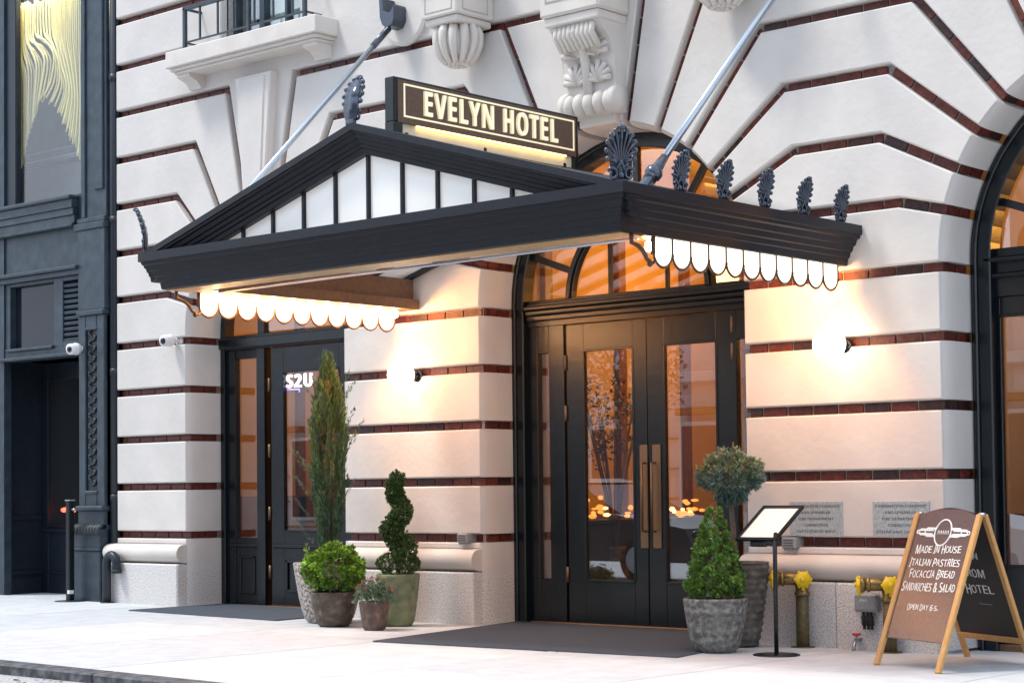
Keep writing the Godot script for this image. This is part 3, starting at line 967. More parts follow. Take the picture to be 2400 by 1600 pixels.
func _right_bay(h: Node3D, R: Arch) -> void:
	var c := R.c
	var s := S()
	arch_frame(s, c, R.r - 0.035, 0.17, -0.56, -0.40)
	arch_frame(s, c, R.r - 0.06, 0.04, -0.5, -0.375)
	var f := obj("door_frame", s, M.black, h)
	s = S()
	bx(s, 4.85, 7.5, 2.66, 3.03, -0.56, -0.47, 0.004)
	bx(s, 4.85, 7.5, 2.80, 2.84, -0.47, -0.42, 0.012)
	bx(s, 4.85, 7.5, 2.92, 2.96, -0.47, -0.40, 0.014)
	obj("transom", s, M.black, f)
	fanlight(h, c, 1.28, 0.74, 3.03, -0.5)
	for k in [[4.7, 5.56], [5.6, 6.75], [6.79, 7.65]]:
		var d := door_leaf(h, k[0], k[1], 0.03, 2.66, [k[0] + (0.24 if k[0] < 5 else 0.18), k[1] - 0.16, 0.62, 2.51], -0.5, "door")
	s = S()
	bx(s, 4.75, 7.6, -0.08, 0.028, -0.56, -0.43, 0.006)
	obj("threshold", s, M.bronze, h)

# ---------------------------------------------------------------- the dark shopfront on the left
func _neighbour() -> void:
	var h := thing("shop_building", "slate blue iron shopfront with tall window, louvre and recessed doorway, left of the stone hotel", "building")
	var zf := 0.05
	var s := S()
	# wall pieces round the openings
	bx(s, -13, -7.62, -0.2, 9, -0.05, zf, 0.0)
	bx(s, -13, -9.2, 2.83, 9, -1.2, -0.06, 0.0)
	bx(s, -9.2, -6.05, 3.83, 4.64, -0.7, -0.06, 0.0)
	bx(s, -7.62, -6.05, 3.83, 4.66, -0.06, zf - 0.02, 0.0)
	bx(s, -7.62, -6.05, 2.83, 3.83, -0.7, -0.14, 0.0)
	bx(s, -6.08, -5.60, -0.2, 9, -1.2, zf, 0.006)
	bx(s, -7.75, -5.6, 2.86, 9, -1.6, -0.72, 0.0)
	obj("wall", s, M.slate, h)
	s = S()   # pilaster: caps, panel frame and stepped base
	bx(s, -6.16, -5.585, 4.22, 4.30, -0.1, 0.10, 0.012)
	bx(s, -6.12, -5.595, 4.30, 4.36, -0.1, 0.08, 0.01)
	bx(s, -6.03, -5.97, 4.36, 9, 0.0, 0.075, 0.008)
	bx(s, -5.80, -5.64, 4.66, 9, 0.0, 0.075, 0.008)
	bx(s, -6.10, -5.585, 3.25, 3.31, 0.0, 0.115, 0.014)
	bx(s, -6.09, -5.59, 3.31, 4.22, 0.0, 0.085, 0.008)
	for b in [[-6.08, -5.95, 1.1, 3.25], [-5.74, -5.60, 1.1, 3.25], [-5.95, -5.74, 3.1, 3.25], [-5.95, -5.74, 1.1, 1.26]]: bx(s, b[0], b[1], b[2], b[3], 0.0, 0.085, 0.01)
	bx(s, -5.965, -5.725, 3.085, 3.115, 0.05, 0.095, 0.006)
	bx(s, -5.965, -5.725, 1.245, 1.285, 0.05, 0.10, 0.01)
	bx(s, -6.09, -5.585, 1.06, 1.115, 0.0, 0.135, 0.015)
	bx(s, -6.08, -5.6, 0.9, 1.06, 0.0, 0.095, 0.006)
	bx(s, -6.10, -5.60, 0.64, 0.86, 0.0, 0.15, 0.01)
	bx(s, -6.115, -5.595, 0.615, 0.645, 0.0, 0.165, 0.008)
	bx(s, -6.10, -5.60, -0.1, 0.615, 0.0, 0.15, 0.008)
	var pl := obj("pilaster", s, M.slate, h)
	s = S()
	bx(s, -5.945, -5.745, 1.28, 3.09, 0.04, 0.058, 0.0)
	obj("ornament_panel", s, M.slate_dark, pl)
	s = S(true)
	for i in 30:   # climbing scroll ornament
		var y := 1.34 + i * 0.058
		var sx := 1.0 if i % 2 == 0 else -1.0
		tube(s, [Vector3(-5.845, y, 0.065), Vector3(-5.845 + sx * 0.05, y + 0.02, 0.075), Vector3(-5.845 + sx * 0.06, y + 0.05, 0.07), Vector3(-5.845 + sx * 0.02, y + 0.05, 0.068)], 0.013, 5)
	obj("scroll_ornament", s, M.slate_orn, pl)
	s = S(true)
	for i in 9: tube(s, [Vector3(-6.06 + 0.055 * i, 0.90, 0.10), Vector3(-6.06 + 0.055 * i, 0.87, 0.155), Vector3(-6.06 + 0.055 * i, 0.80, 0.165)], 0.028, 7)
	obj("leaf_moulding", s, M.slate_orn, pl)
	# window, ledges
	s = S()
	bx(s, -7.66, -7.42, 4.66, 9, -0.06, 0.02, 0.01)
	bx(s, -6.09, -6.03, 4.66, 9, -0.3, 0.03, 0.008)
	var wf := obj("window", s, M.slate_dark, h)
	s = S()
	bx(s, -7.42, -6.09, 4.62, 9, -0.05, -0.042, 0.0)
	obj("pane", s, M.glass_shop, wf)
	s = S()
	bx(s, -13, -6.14, 4.60, 4.645, 0.0, 0.17, 0.012)
	bx(s, -13, -6.145, 4.50, 4.60, 0.0, 0.13, 0.006)
	bx(s, -13, -6.15, 4.42, 4.50, 0.0, 0.11, 0.006)
	bx(s, -13, -6.15, 4.33, 4.42, 0.0, 0.09, 0.006)
	bx(s, -13, -6.16, 4.29, 4.33, 0.0, 0.12, 0.01)
	bx(s, -13, -6.08, 3.80, 3.845, 0.0, 0.13, 0.012)
	bx(s, -13, -6.085, 3.74, 3.80, 0.0, 0.08, 0.006)
	obj("window_ledge", s, M.slate, h)
	# transom light and louvre over the doorway
	s = S()
	for b in [[-7.62, -7.52, 2.86, 3.74], [-6.64, -6.46, 2.86, 3.74], [-6.165, -6.06, 2.86, 3.74], [-7.52, -6.64, 3.70, 3.74], [-6.46, -6.165, 3.69, 3.74], [-6.46, -6.165, 2.86, 3.0]]: bx(s, b[0], b[1], b[2], b[3], -0.14, 0.03, 0.005)
	bx(s, -7.56, -6.62, 2.93, 2.965, -0.14, 0.075, 0.008)
	bx(s, -7.62, -6.08, 2.86, 2.93, -0.14, 0.04, 0.004)
	bx(s, -7.70, -6.08, 2.82, 2.86, -0.14, 0.09, 0.01)
	var tw := obj("transom_window", s, M.slate, h)
	s = S()
	bx(s, -7.52, -6.64, 2.965, 3.70, -0.06, -0.05, 0.0)
	obj("pane", s, M.glass_dark, tw)
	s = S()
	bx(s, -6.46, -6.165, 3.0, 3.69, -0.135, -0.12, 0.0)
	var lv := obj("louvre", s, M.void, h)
	var slat := S()
	T = Transform3D(Basis(Vector3.RIGHT, 0.55), Vector3.ZERO)
	box(slat, Vector3(-0.148, -0.02, -0.045), Vector3(0.148, 0.012, 0.045), 0.003)
	T = Transform3D()
	slat.generate_normals()
	var sm := slat.commit()
	for i in 11: mi("slat", sm, M.slate, lv, Transform3D(Basis.IDENTITY, Vector3(-6.3125, 3.03 + 0.0627 * i, -0.02)))
	# recessed doorway
	s = S()
	bx(s, -7.95, -7.72, -0.1, 2.9, -1.24, 0.02, 0.0)
	bx(s, -7.95, -6.0, 2.83, 2.9, -1.24, -0.02, 0.0)
	bx(s, -6.12, -6.0, -0.1, 2.9, -1.24, 0.0, 0.0)
	for b in [[0.95, 1.0, 0.03], [0.30, 0.345, 0.02], [0.06, 0.26, 0.02]]: bx(s, -7.725, -7.715 + b[2], b[0], b[1], -0.52, 0.0, 0.006)
	var rc := obj("door_recess", s, M.slate_dark, h)
	s = S(true)
	ball(s, Vector3(-7.67, 0.79, -0.02), Vector3.ONE * 0.035, 12)
	obj("door_knob", s, M.steel, rc)
	var d := door_leaf(h, -7.72, -6.7, 0.06, 2.83, [-7.60, -6.86, 0.87, 2.63], -0.55, "door")
	d.material_override = M.slate_dark
	(d.get_child(0) as MeshInstance3D).material_override = M.glass_shop
	s = S()
	bx(s, -7.68, -6.74, 0.80, 0.84, -0.55, -0.52, 0.008)
	bx(s, -7.68, -6.74, 0.30, 0.33, -0.55, -0.53, 0.008)
	bx(s, -6.7, -6.1, 0.0, 2.83, -0.62, -0.54, 0.005)
	obj("rail", s, M.slate_dark, d)
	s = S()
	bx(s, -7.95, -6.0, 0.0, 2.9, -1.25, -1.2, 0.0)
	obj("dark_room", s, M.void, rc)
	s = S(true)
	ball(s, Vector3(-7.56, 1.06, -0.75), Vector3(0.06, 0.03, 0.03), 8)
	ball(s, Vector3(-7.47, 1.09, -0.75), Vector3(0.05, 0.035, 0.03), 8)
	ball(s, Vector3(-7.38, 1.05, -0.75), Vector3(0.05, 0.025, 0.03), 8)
	obj("tail_light_reflection", s, M.tail_red, rc)  # added glow in place of car tail lights mirrored in the pane
	# stepped blue-grey backing standing in for a building mirrored in the tall window
	s = S()
	bx(s, -9.2, -6.0, 4.4, 9, -0.72, -0.7, 0.0)
	bx(s, -9.2, -6.02, 4.62, 5.20, -0.70, -0.44, 0.02)
	bx(s, -9.2, -6.02, 5.20, 5.28, -0.70, -0.38, 0.02)
	bx(s, -9.0, -6.2, 5.28, 5.42, -0.70, -0.50, 0.03)
	obj("reflection_backing", s, M.slate, h)
	var dl := thing("added_window_lamp", "unseen tube lamp added above the tall shop window to brighten the gold strips", "lamp", Vector3(-7.2, 7.6, -0.36))  # added out of view, with its area light, to brighten the strips
	s = S(true)
	tube(s, [Vector3(-0.7, 0, 0), Vector3(0.7, 0, 0)], 0.03, 10)
	obj("tube", s, M.added_tube_glow, dl)
	s = S()
	bx(s, -0.75, 0.75, 0.03, 0.09, -0.05, 0.05, 0.005)
	obj("casing", s, M.white_plastic, dl)
	var al := AreaLight3D.new(); al.name = "added_window_light"
	al.area_size = Vector2(1.4, 0.06); al.light_energy = 2.2; al.light_color = Color(1.0, 0.95, 0.8); al.shadow_enabled = true
	add_child(al)
	al.transform = Transform3D(Basis(Vector3.RIGHT, -PI / 2), Vector3(-7.2, 7.56, -0.36))
	# downpipe in the gap between the two buildings
	s = S(true)
	tube(s, [Vector3(-5.55, 0.05, -0.02), Vector3(-5.55, 9, -0.02)], 0.05, 12)
	var dp := obj("downpipe", s, M.slate_dark)
	tag(dp, "dark round downpipe in the narrow gap between shopfront and hotel", "pipe")
	s = S(true)
	for y in [1.2, 2.6, 4.3, 5.9]:
		tube(s, [Vector3(-5.55, y - 0.04, -0.02), Vector3(-5.55, y + 0.04, -0.02)], 0.058, 12)
	obj("collar", s, M.slate_dark, dp)
	# hanging sculpture of pale gold strips
	var g := thing("hanging_sculpture", "pale gold strips hanging in a wave behind the tall shop window", "sculpture")
	var keys := [
		[0.0, [Vector2(85, 1500), Vector2(88, 1000), Vector2(90, 500), Vector2(90, 300), Vector2(90, 100), Vector2(90, -200)]],
		[0.25, [Vector2(185, 1000), Vector2(185, 700), Vector2(180, 400), Vector2(150, 230), Vector2(150, 100), Vector2(150, -200)]],
		[0.42, [Vector2(280, 660), Vector2(300, 560), Vector2(330, 330), Vector2(270, 190), Vector2(210, 100), Vector2(200, -200)]],
		[0.5, [Vector2(330, 620), Vector2(390, 500), Vector2(410, 300), Vector2(340, 160), Vector2(270, 90), Vector2(265, -200)]],
		[0.62, [Vector2(440, 780), Vector2(490, 600), Vector2(460, 430), Vector2(420, 250), Vector2(385, 100), Vector2(375, -200)]],
		[0.8, [Vector2(515, 990), Vector2(545, 700), Vector2(520, 450), Vector2(480, 250), Vector2(470, 100), Vector2(470, -200)]],
		[1.0, [Vector2(590, 1180), Vector2(600, 800), Vector2(600, 500), Vector2(600, 300), Vector2(600, 100), Vector2(600, -200)]]]
	for i in 44:
		var t := i / 43.0
		var k := 0
		while k < keys.size() - 2 and keys[k + 1][0] < t: k += 1
		var f: float = (t - keys[k][0]) / (keys[k + 1][0] - keys[k][0])
		var cv := Curve3D.new()
		var pts := []
		var zz := -0.17 - 0.06 * (i % 3)
		for j in 6:
			var p: Vector2 = keys[k][1][j].lerp(keys[k + 1][1][j], f)
			if j == 0: p.y += rng.randf_range(-25, 25)
			pts.append(Vector3(-7.42 + (zz - 0.05) * 1.45 + (p.x - 95.0) / 510.0 * 1.38, 6.86 - p.y / 1500.0 * 2.17, zz))
		for j in 6:
			var tg: Vector3 = (pts[mini(j + 1, 5)] - pts[maxi(j - 1, 0)]) / 6.0
			cv.add_point(pts[j], -tg, tg)
		cv.bake_interval = 0.09
		var bp := []
		for q in cv.get_baked_points(): bp.append(q)
		s = S(true)
		tube(s, bp, 0.0125, 6)
		obj("gold_strip", s, M.gold_strip, g)

# ---------------------------------------------------------------- what the glass reflects: the other side of the street
func _opposite() -> void:
	var h := thing("opposite_building", "brown masonry row with sash windows across the street, seen only as reflections", "building")
	var s := S()
	bx(s, -6, 30, -0.1, 15, 21.5, 22.5, 0.0)
	bx(s, -60, -6, -0.1, 5.2, 21.6, 22.5, 0.0)
	obj("wall", s, M.facade_far, h)
	for i in 24:
		for k in (1 if i < 13 else 4):
			var x := -38.7 + 2.7 * i
			var y := 0.5 + 3.15 * k
			s = S()
			bx(s, x, x + 1.9, y, y + 2.3, 21.4, 21.49, 0.01)
			var w := obj("window", s, M.facade_trim, h)
			s = S()
			bx(s, x + 0.12, x + 1.78, y + 0.1, y + 2.2, 21.37, 21.395, 0.0)
			obj("pane", s, M.glass_dark, w)
	s = S()
	bx(s, -15, 30, 3.7, 3.95, 21.2, 21.5, 0.03)
	bx(s, -6, 30, 14.6, 15.1, 21.0, 21.5, 0.05)
	obj("cornice", s, M.facade_trim, h)
	s = S()
	bx(s, -40, 40, -0.2, 0.05, 16.5, 21.5, 0.01)
	obj("concrete", s, M.concrete_b, structure("far_sidewalk"))
	s = S()
	for i in 30:
		bx(s, -38.7 + 2.7 * i * 0.75, -38.7 + 2.7 * i * 0.75 + 1.2, 2.95, 3.12, 21.25, 21.5, 0.02)
	for y in [0.3, 1.0, 1.7, 2.4]: bx(s, -60, 30, y, y + 0.05, 21.44, 21.5, 0.005)
	obj("string_course", s, M.timber, h)
	var tr := thing("street_tree", "slender street tree on the far pavement, mirrored in the left door pane", "tree", Vector3(-12.7, 0, 17.2))
	s = S(true)
	tube(s, [Vector3(0, 0, 0), Vector3(0.06, 1.6, 0), Vector3(0.0, 3.0, 0.05), Vector3(0.1, 4.4, 0)], 0.12, 8, 0.04)
	for i in 12:
		var a := TAU * i / 12.0
		tube(s, [Vector3(0.03, 1.9 + 0.14 * i, 0), Vector3(0.5 * cos(a), 2.6 + 0.16 * i, 0.5 * sin(a)), Vector3(1.1 * cos(a), 3.0 + 0.17 * i, 1.1 * sin(a))], 0.035, 5, 0.01)
	obj("trunk", s, M.bark, tr)
	s = S()
	for i in 900: tuft(s, Vector3(0, 3.6, 0) + rdir() * Vector3(1.4, 1.3, 1.4) * pow(rng.randf(), 0.45), rdir(), 3, 0.11, 0.06, 0.9, Color(0.09, 0.07, 0.04), 0.4)
	obj("crown", s, M.leaf, tr, "stuff")
	for c in [["white car parked along the street, mirrored in the right door pane", M.car_white, Vector3(-0.6, -0.06, 7.5)], ["dark car parked behind the white one, mirrored in the left door pane", M.car_dark, Vector3(-5.55, -0.06, 7.5)]]:
		var o := thing("parked_car", c[0], "car", c[2], 0.0, "cars parked across the street")
		s = S(true)
		var pr := PackedVector2Array([Vector2(-2.3, 0.32), Vector2(2.25, 0.3), Vector2(2.32, 0.55), Vector2(2.2, 0.76), Vector2(1.2, 0.92), Vector2(0.95, 0.96), Vector2(-1.7, 1.0), Vector2(-2.2, 0.93), Vector2(-2.32, 0.7)])
		T = Transform3D(Basis.IDENTITY, Vector3.ZERO)
		s.set_smooth_group(-1)
		prism(s, pr, -0.88, 0.88, 0.06, true)
		prism(s, PackedVector2Array([Vector2(-1.5, 1.36), Vector2(-1.2, 1.44), Vector2(-0.1, 1.46), Vector2(0.25, 1.4), Vector2(0.2, 1.38), Vector2(-1.45, 1.34)]), -0.66, 0.66, 0.02, true)
		obj("body", s, c[1], o)
		s = S()
		prism(s, PackedVector2Array([Vector2(-1.85, 0.97), Vector2(1.0, 0.95), Vector2(0.25, 1.38), Vector2(-0.1, 1.43), Vector2(-1.2, 1.42), Vector2(-1.5, 1.35)]), -0.72, 0.72, 0.05, true)
		obj("windows", s, M.glass_dark, o)
		for x in [-1.45, 1.4]:
			for z in [-0.8, 0.8]:
				s = S(true)
				T = Transform3D(Basis(Vector3.RIGHT, PI / 2), Vector3(x, 0.33, z))
				lathe(s, [Vector2(0, -0.1), Vector2(0.2, -0.1), Vector2(0.3, -0.1), Vector2(0.33, -0.06), Vector2(0.33, 0.06), Vector2(0.3, 0.1), Vector2(0.2, 0.1), Vector2(0, 0.1)], 20, true)
				T = Transform3D()
				var wh := obj("wheel", s, M.tyre, o)
				s = S(true)
				T = Transform3D(Basis(Vector3.RIGHT, PI / 2), Vector3(x, 0.33, z))
				lathe(s, [Vector2(0, -0.105), Vector2(0.19, -0.105), Vector2(0.19, 0.105), Vector2(0, 0.105)], 16, true)
				T = Transform3D()
				obj("rim", s, M.steel, wh)
		for z in [-0.65, 0.65]:
			s = S(true)
			ball(s, Vector3(2.24, 0.66, z), Vector3(0.06, 0.08, 0.16), 10)
			obj("headlight", s, M.glass_dark, o)

# ---------------------------------------------------------------- entrance canopy
const CX := 1.465
const CH := 2.59       # half width at the top edge
const CT := 3.249      # top edge of the cornice
const CPROF := [[0.0, 0.0], [0.0, -0.072], [0.018, -0.076], [0.024, -0.10], [0.048, -0.108], [0.062, -0.150], [0.080, -0.156], [0.092, -0.196], [0.108, -0.203], [0.116, -0.24], [0.130, -0.247], [0.138, -0.30], [0.150, -0.306]]

func palmette(parent: Node, at: Vector3, turn: float, sc: float, mesh: Mesh) -> void:
	mi("palmette", mesh, M.iron, parent, Transform3D(Basis(Vector3.UP, turn) * Basis.from_scale(Vector3(0.76, 1.0, 0.9) * sc), at))

func palmette_mesh() -> Mesh:
	var s := S(true)
	var bend := func(p: Vector3) -> Vector3: return p + Vector3(0, 0, 0.42 * pow(maxf(p.y - 0.25, 0.0), 2.0))
	# back plate
	var rows := []
	for i in 15:
		var y := 0.06 + 0.84 * i / 14.0
		rows.append(Vector2(0.2 + 0.075 * sin(PI * clampf((y - 0.06) / 0.6, 0, 1)) if y < 0.55 else 0.27 * sqrt(maxf(1.0 - pow((y - 0.55) / 0.36, 2.0), 0.0)) + 0.002, y))
	for i in 14:
		for g in [-0.02, 0.02]:
			face(s, [bend.call(Vector3(-rows[i].x, rows[i].y, g)), bend.call(Vector3(rows[i].x, rows[i].y, g)), bend.call(Vector3(rows[i + 1].x, rows[i + 1].y, g)), bend.call(Vector3(-rows[i + 1].x, rows[i + 1].y, g))], Vector3(0, 0, g))
		for sx in [-1, 1]:
			face(s, [bend.call(Vector3(sx * rows[i].x, rows[i].y, -0.02)), bend.call(Vector3(sx * rows[i].x, rows[i].y, 0.02)), bend.call(Vector3(sx * rows[i + 1].x, rows[i + 1].y, 0.02)), bend.call(Vector3(sx * rows[i + 1].x, rows[i + 1].y, -0.02))], Vector3(sx, 0, 0))
	s.set_smooth_group(0)
	for i in 11:   # lobes fanning out, each with a curled bead at its tip
		var t := (i - 5) / 5.0
		var tip := Vector2(0.35 * sin(t * 2.0), 0.50 + 0.44 * cos(t * 1.75))
		var b := Vector2(0.05 * t, 0.30)
		var m := b.lerp(tip, 0.55) + Vector2(-0.03 * t, 0.03)
		tube(s, [bend.call(Vector3(b.x, b.y, 0.03)), bend.call(Vector3(m.x, m.y, 0.055)), bend.call(Vector3(tip.x, tip.y, 0.03))], 0.024, 6, 0.044)
		ball(s, bend.call(Vector3(tip.x, tip.y, 0.03)), Vector3(0.068, 0.056, 0.056), 8)
	ball(s, bend.call(Vector3(0, 0.97, 0.05)), Vector3(0.12, 0.05, 0.075), 10)
	for sx in [-1, 1]:   # scrolls at the foot
		var p := []
		for i in 17:
			var a := 0.4 + TAU * 1.15 * i / 16.0
			var r := 0.13 - 0.09 * i / 16.0
			p.append(Vector3(sx * (0.2 + r * cos(a)), 0.14 + r * sin(a), 0.05))
		tube(s, p, 0.038, 7, 0.03)
		tube(s, [Vector3(sx * 0.1, 0.2, 0.05), Vector3(sx * 0.05, 0.3, 0.06), Vector3(0, 0.36, 0.06)], 0.035, 6)
	ball(s, Vector3(0, 0.36, 0.06), Vector3(0.06, 0.06, 0.04), 8)
	ball(s, Vector3(0, 0.12, 0.04), Vector3(0.09, 0.07, 0.05), 8)
	s.set_smooth_group(-1)
	box(s, Vector3(-0.16, -0.05, -0.06), Vector3(0.16, 0.06, 0.06), 0.02)
	s.generate_normals()
	return s.commit()

func _canopy() -> void:
	var c := thing("entrance_canopy", "dark gabled metal entrance canopy with white glass pediment and scalloped glass fringe", "canopy")
	var xl := CX - CH
	var xr := CX + CH
	var zf := 3.0
	# stepped cornice on three sides
	var fr := S()
	var sd := [S(), S()]
	for i in CPROF.size() - 1:
		var a: Array = CPROF[i]
		var b: Array = CPROF[i + 1]
		var o := Vector2(b[1] - a[1], -(b[0] - a[0]))   # outward: (out, up)
		var out := -o.x
		face(fr, [Vector3(xl + a[0], CT + a[1], zf - a[0]), Vector3(xr - a[0], CT + a[1], zf - a[0]), Vector3(xr - b[0], CT + b[1], zf - b[0]), Vector3(xl + b[0], CT + b[1], zf - b[0])], Vector3(0, o.y, out))
		face(sd[0], [Vector3(xl + a[0], CT + a[1], zf - a[0]), Vector3(xl + b[0], CT + b[1], zf - b[0]), Vector3(xl + b[0], CT + b[1], 0.01), Vector3(xl + a[0], CT + a[1], 0.01)], Vector3(-out, o.y, 0))
		face(sd[1], [Vector3(xr - a[0], CT + a[1], zf - a[0]), Vector3(xr - b[0], CT + b[1], zf - b[0]), Vector3(xr - b[0], CT + b[1], 0.01), Vector3(xr - a[0], CT + a[1], 0.01)], Vector3(out, o.y, 0))
		for k in 2:
			var x0 := xl if k == 0 else xr
			var g := 1.0 if k == 0 else -1.0
			face(sd[k], [Vector3(x0 + g * a[0], CT + a[1], 0.01), Vector3(x0 + g * b[0], CT + b[1], 0.01), Vector3(x0 + g * 0.15, CT - 0.1, 0.01)], Vector3(0, 0, -1))
	# top faces of the cornice
	face(fr, [Vector3(xl, CT, zf), Vector3(xr, CT, zf), Vector3(xr - 0.22, CT, zf - 0.22), Vector3(xl + 0.22, CT, zf - 0.22)], Vector3.UP)
	face(sd[0], [Vector3(xl, CT, zf), Vector3(xl + 0.22, CT, zf - 0.22), Vector3(xl + 0.22, CT, 0.01), Vector3(xl, CT, 0.01)], Vector3.UP)
	face(sd[1], [Vector3(xr, CT, zf), Vector3(xr - 0.22, CT, zf - 0.22), Vector3(xr - 0.22, CT, 0.01), Vector3(xr, CT, 0.01)], Vector3.UP)
	obj("front_cornice", fr, M.canopy, c)
	obj("side_cornice", sd[0], M.canopy, c)
	obj("side_cornice", sd[1], M.canopy, c)
	# box beams behind the cornice
	var s := S()
	bx(s, xl + 0.151, xr - 0.151, CT - 0.306, CT - 0.012, zf - 0.42, zf - 0.151, 0.004)
	for k in [[xl, 1.0], [xr, -1.0]]:
		for w in [[0.151, 0.295, -0.30, -0.012], [0.152, 0.375, -0.304, -0.21]]:
			var u: float = k[0] + k[1] * w[0]
			var v: float = k[0] + k[1] * w[1]
			bx(s, minf(u, v), maxf(u, v), CT + w[2], CT + w[3], 0.015, zf - 0.421, 0.004)
	obj("box_beam", s, M.canopy_in, c)
	s = S()
	bx(s, xl + 0.16, xr - 0.16, CT - 0.312, CT - 0.3075, zf - 0.41, zf - 0.17, 0.0)
	obj("lamplit_soffit", s, M.lamplit_soffit, c)  # thin gold sheet painted as the lamplit line under the front beam
	# gabled glass roof
	var ry := 3.93
	for sx in [-1, 1]:
		for i in 7:
			s = S()
			var z := 0.03 + i * 0.455
			beam(s, Vector3(CX, ry, z), Vector3(CX + sx * (CH - 0.16), CT - 0.01, z), 0.05, 0.07, Vector3(0, 0, 1))
			obj("rafter", s, M.canopy, c)
			if i < 6:
				s = S()
				beam(s, Vector3(CX + sx * 0.03, ry + 0.01, z + 0.2275), Vector3(CX + sx * (CH - 0.17), CT + 0.005, z + 0.2275), 0.40, 0.012, Vector3(0, 0, 1), 0.001)
				obj("roof_pane", s, M.opal, c)
	s = S()
	bx(s, CX - 0.04, CX + 0.04, ry - 0.05, ry + 0.03, 0.02, 2.84, 0.005)
	obj("ridge_beam", s, M.canopy, c)
	# raking cornices of the gable
	var ap := 3.995
	var sl := (ap - CT + 0.012) / CH
	for sx in [-1, 1]:
		s = S()
		for i in 12:
			var a: Array = CPROF[i]
			var b: Array = CPROF[i + 1]
			var k := 0.72
			var za: float = zf - 0.012 - a[0] * 0.9
			var zb: float = zf - 0.012 - b[0] * 0.9
			var ex: float = CX + sx * (CH + 0.001)
			var ey := ap - sl * CH
			face(s, [Vector3(CX, ap + a[1] * k, za), Vector3(ex, ey + a[1] * k, za), Vector3(ex, ey + b[1] * k, zb), Vector3(CX, ap + b[1] * k, zb)], Vector3(0, -(b[0] - a[0]), -(b[1] - a[1])))
		face(s, [Vector3(CX, ap, zf - 0.012), Vector3(CX + sx * CH, ap - sl * CH, zf - 0.012), Vector3(CX + sx * CH, ap - sl * CH, zf - 0.26), Vector3(CX, ap, zf - 0.26)], Vector3.UP)
		var e: Array = CPROF[12]
		face(s, [Vector3(CX, ap + e[1] * 0.72, zf - 0.012 - e[0] * 0.9), Vector3(CX + sx * CH, ap - sl * CH + e[1] * 0.72, zf - 0.012 - e[0] * 0.9), Vector3(CX + sx * CH, ap - sl * CH + e[1] * 0.72, zf - 0.26), Vector3(CX, ap + e[1] * 0.72, zf - 0.26)], Vector3.DOWN)
		obj("raking_cornice", s, M.canopy, c)
	# white glass of the pediment, one pane between each two bars
	var zp := 2.80
	var bot := CT - 0.02
	var drop := 0.21
	var hw := (ap - drop - bot) / sl
	for i in range(-6, 6):
		var x0 := 0.363 * i + 0.014
		var x1 := 0.363 * (i + 1) - 0.014
		x0 = maxf(x0, -hw); x1 = minf(x1, hw)
		if x1 <= x0: continue
		var p := PackedVector2Array([Vector2(CX + x0, bot), Vector2(CX + x1, bot)])
		var y1: float = ap - drop - sl * absf(x1)
		var y0: float = ap - drop - sl * absf(x0)
		if y1 > bot + 0.01: p.append(Vector2(CX + x1, y1 + 0.02))
		if y0 > bot + 0.01: p.append(Vector2(CX + x0, y0 + 0.02))
		if p.size() < 3: continue
		s = S()
		prism(s, p, zp - 0.01, zp, 0.0)
		obj("pediment_pane", s, M.opal_lit, c)
	for i in range(-5, 6):
		var y: float = ap - drop - sl * absf(0.363 * i) + 0.03
		s = S()
		bx(s, CX + 0.363 * i - 0.016, CX + 0.363 * i + 0.016, bot, y, zp - 0.02, zp + 0.025, 0.004)
		obj("glazing_bar", s, M.canopy, c)
	# palmettes
	var pm := palmette_mesh()
	palmette(c, Vector3(xr - 0.07, CT + 0.005, 2.93), PI / 4, 0.36, pm)
	for i in 5: palmette(c, Vector3(xr - 0.07, CT + 0.005, 2.285 - 0.515 * i), PI / 2 - 0.12, 0.285, pm)
	palmette(c, Vector3(xl + 0.05, CT + 0.02, 2.95), -PI / 4, 0.36, pm)
	palmette(c, Vector3(CX - 0.06, ap + 0.015, 2.93), PI, 0.37, pm)
	# scalloped glass fringe under both sides
	var pit := 0.2135
	for sx in [-1, 1]:
		var x: float = CX + sx * 2.435
		var top := CT - 0.306
		var ins: float = -sx
		for i in 11:
			var zc := 2.478 - pit * (i + 0.5)
			var o := PackedVector2Array()
			var w := pit / 2 - 0.012
			o.append(Vector2(-w, 0)); o.append(Vector2(w, 0))
			for k in 13:
				var a := -PI * k / 12.0
				o.append(Vector2(w * cos(a), -0.095 + 0.095 * sin(a)))
			T = Transform3D(Basis(Vector3(0, 0, -1), Vector3(0, 1, 0), Vector3(1, 0, 0)), Vector3(x, top, zc))
			s = S()
			prism(s, o, -0.004, 0.004, 0.0, true)
			obj("fringe_pane", s, M.fringe_glass, c)
			s = S(true)
			var pp := [Vector3(w + 0.011, 0, 0)]
			for k in 13:
				var a := -PI * k / 12.0
				pp.append(Vector3((w + 0.011) * cos(a), -0.095 + 0.107 * sin(a), 0))
			pp.append(Vector3(-w - 0.011, 0, 0))
			tube(s, pp, 0.0095, 7)
			ball(s, Vector3(w + 0.011, -0.115, 0), Vector3.ONE * 0.017, 8)
			obj("fringe_frame", s, M.fringe_metal, c)
			T = Transform3D()
			# the bulbs in the trough behind the glass
			var bp := Vector3(x + ins * 0.12, top - 0.045, zc)
			s = S(true)
			ball(s, bp, Vector3(0.03, 0.04, 0.03), 8)
			obj("bulb", s, M.bulb, c)
			omni(bp, 0.105, Color(1.0, 0.60, 0.24), 0.03)
		s = S(true)   # bracket at the street end
		T = Transform3D(Basis(Vector3(0, 0, -1), Vector3(0, 1, 0), Vector3(1, 0, 0)), Vector3(x, top, 2.478))
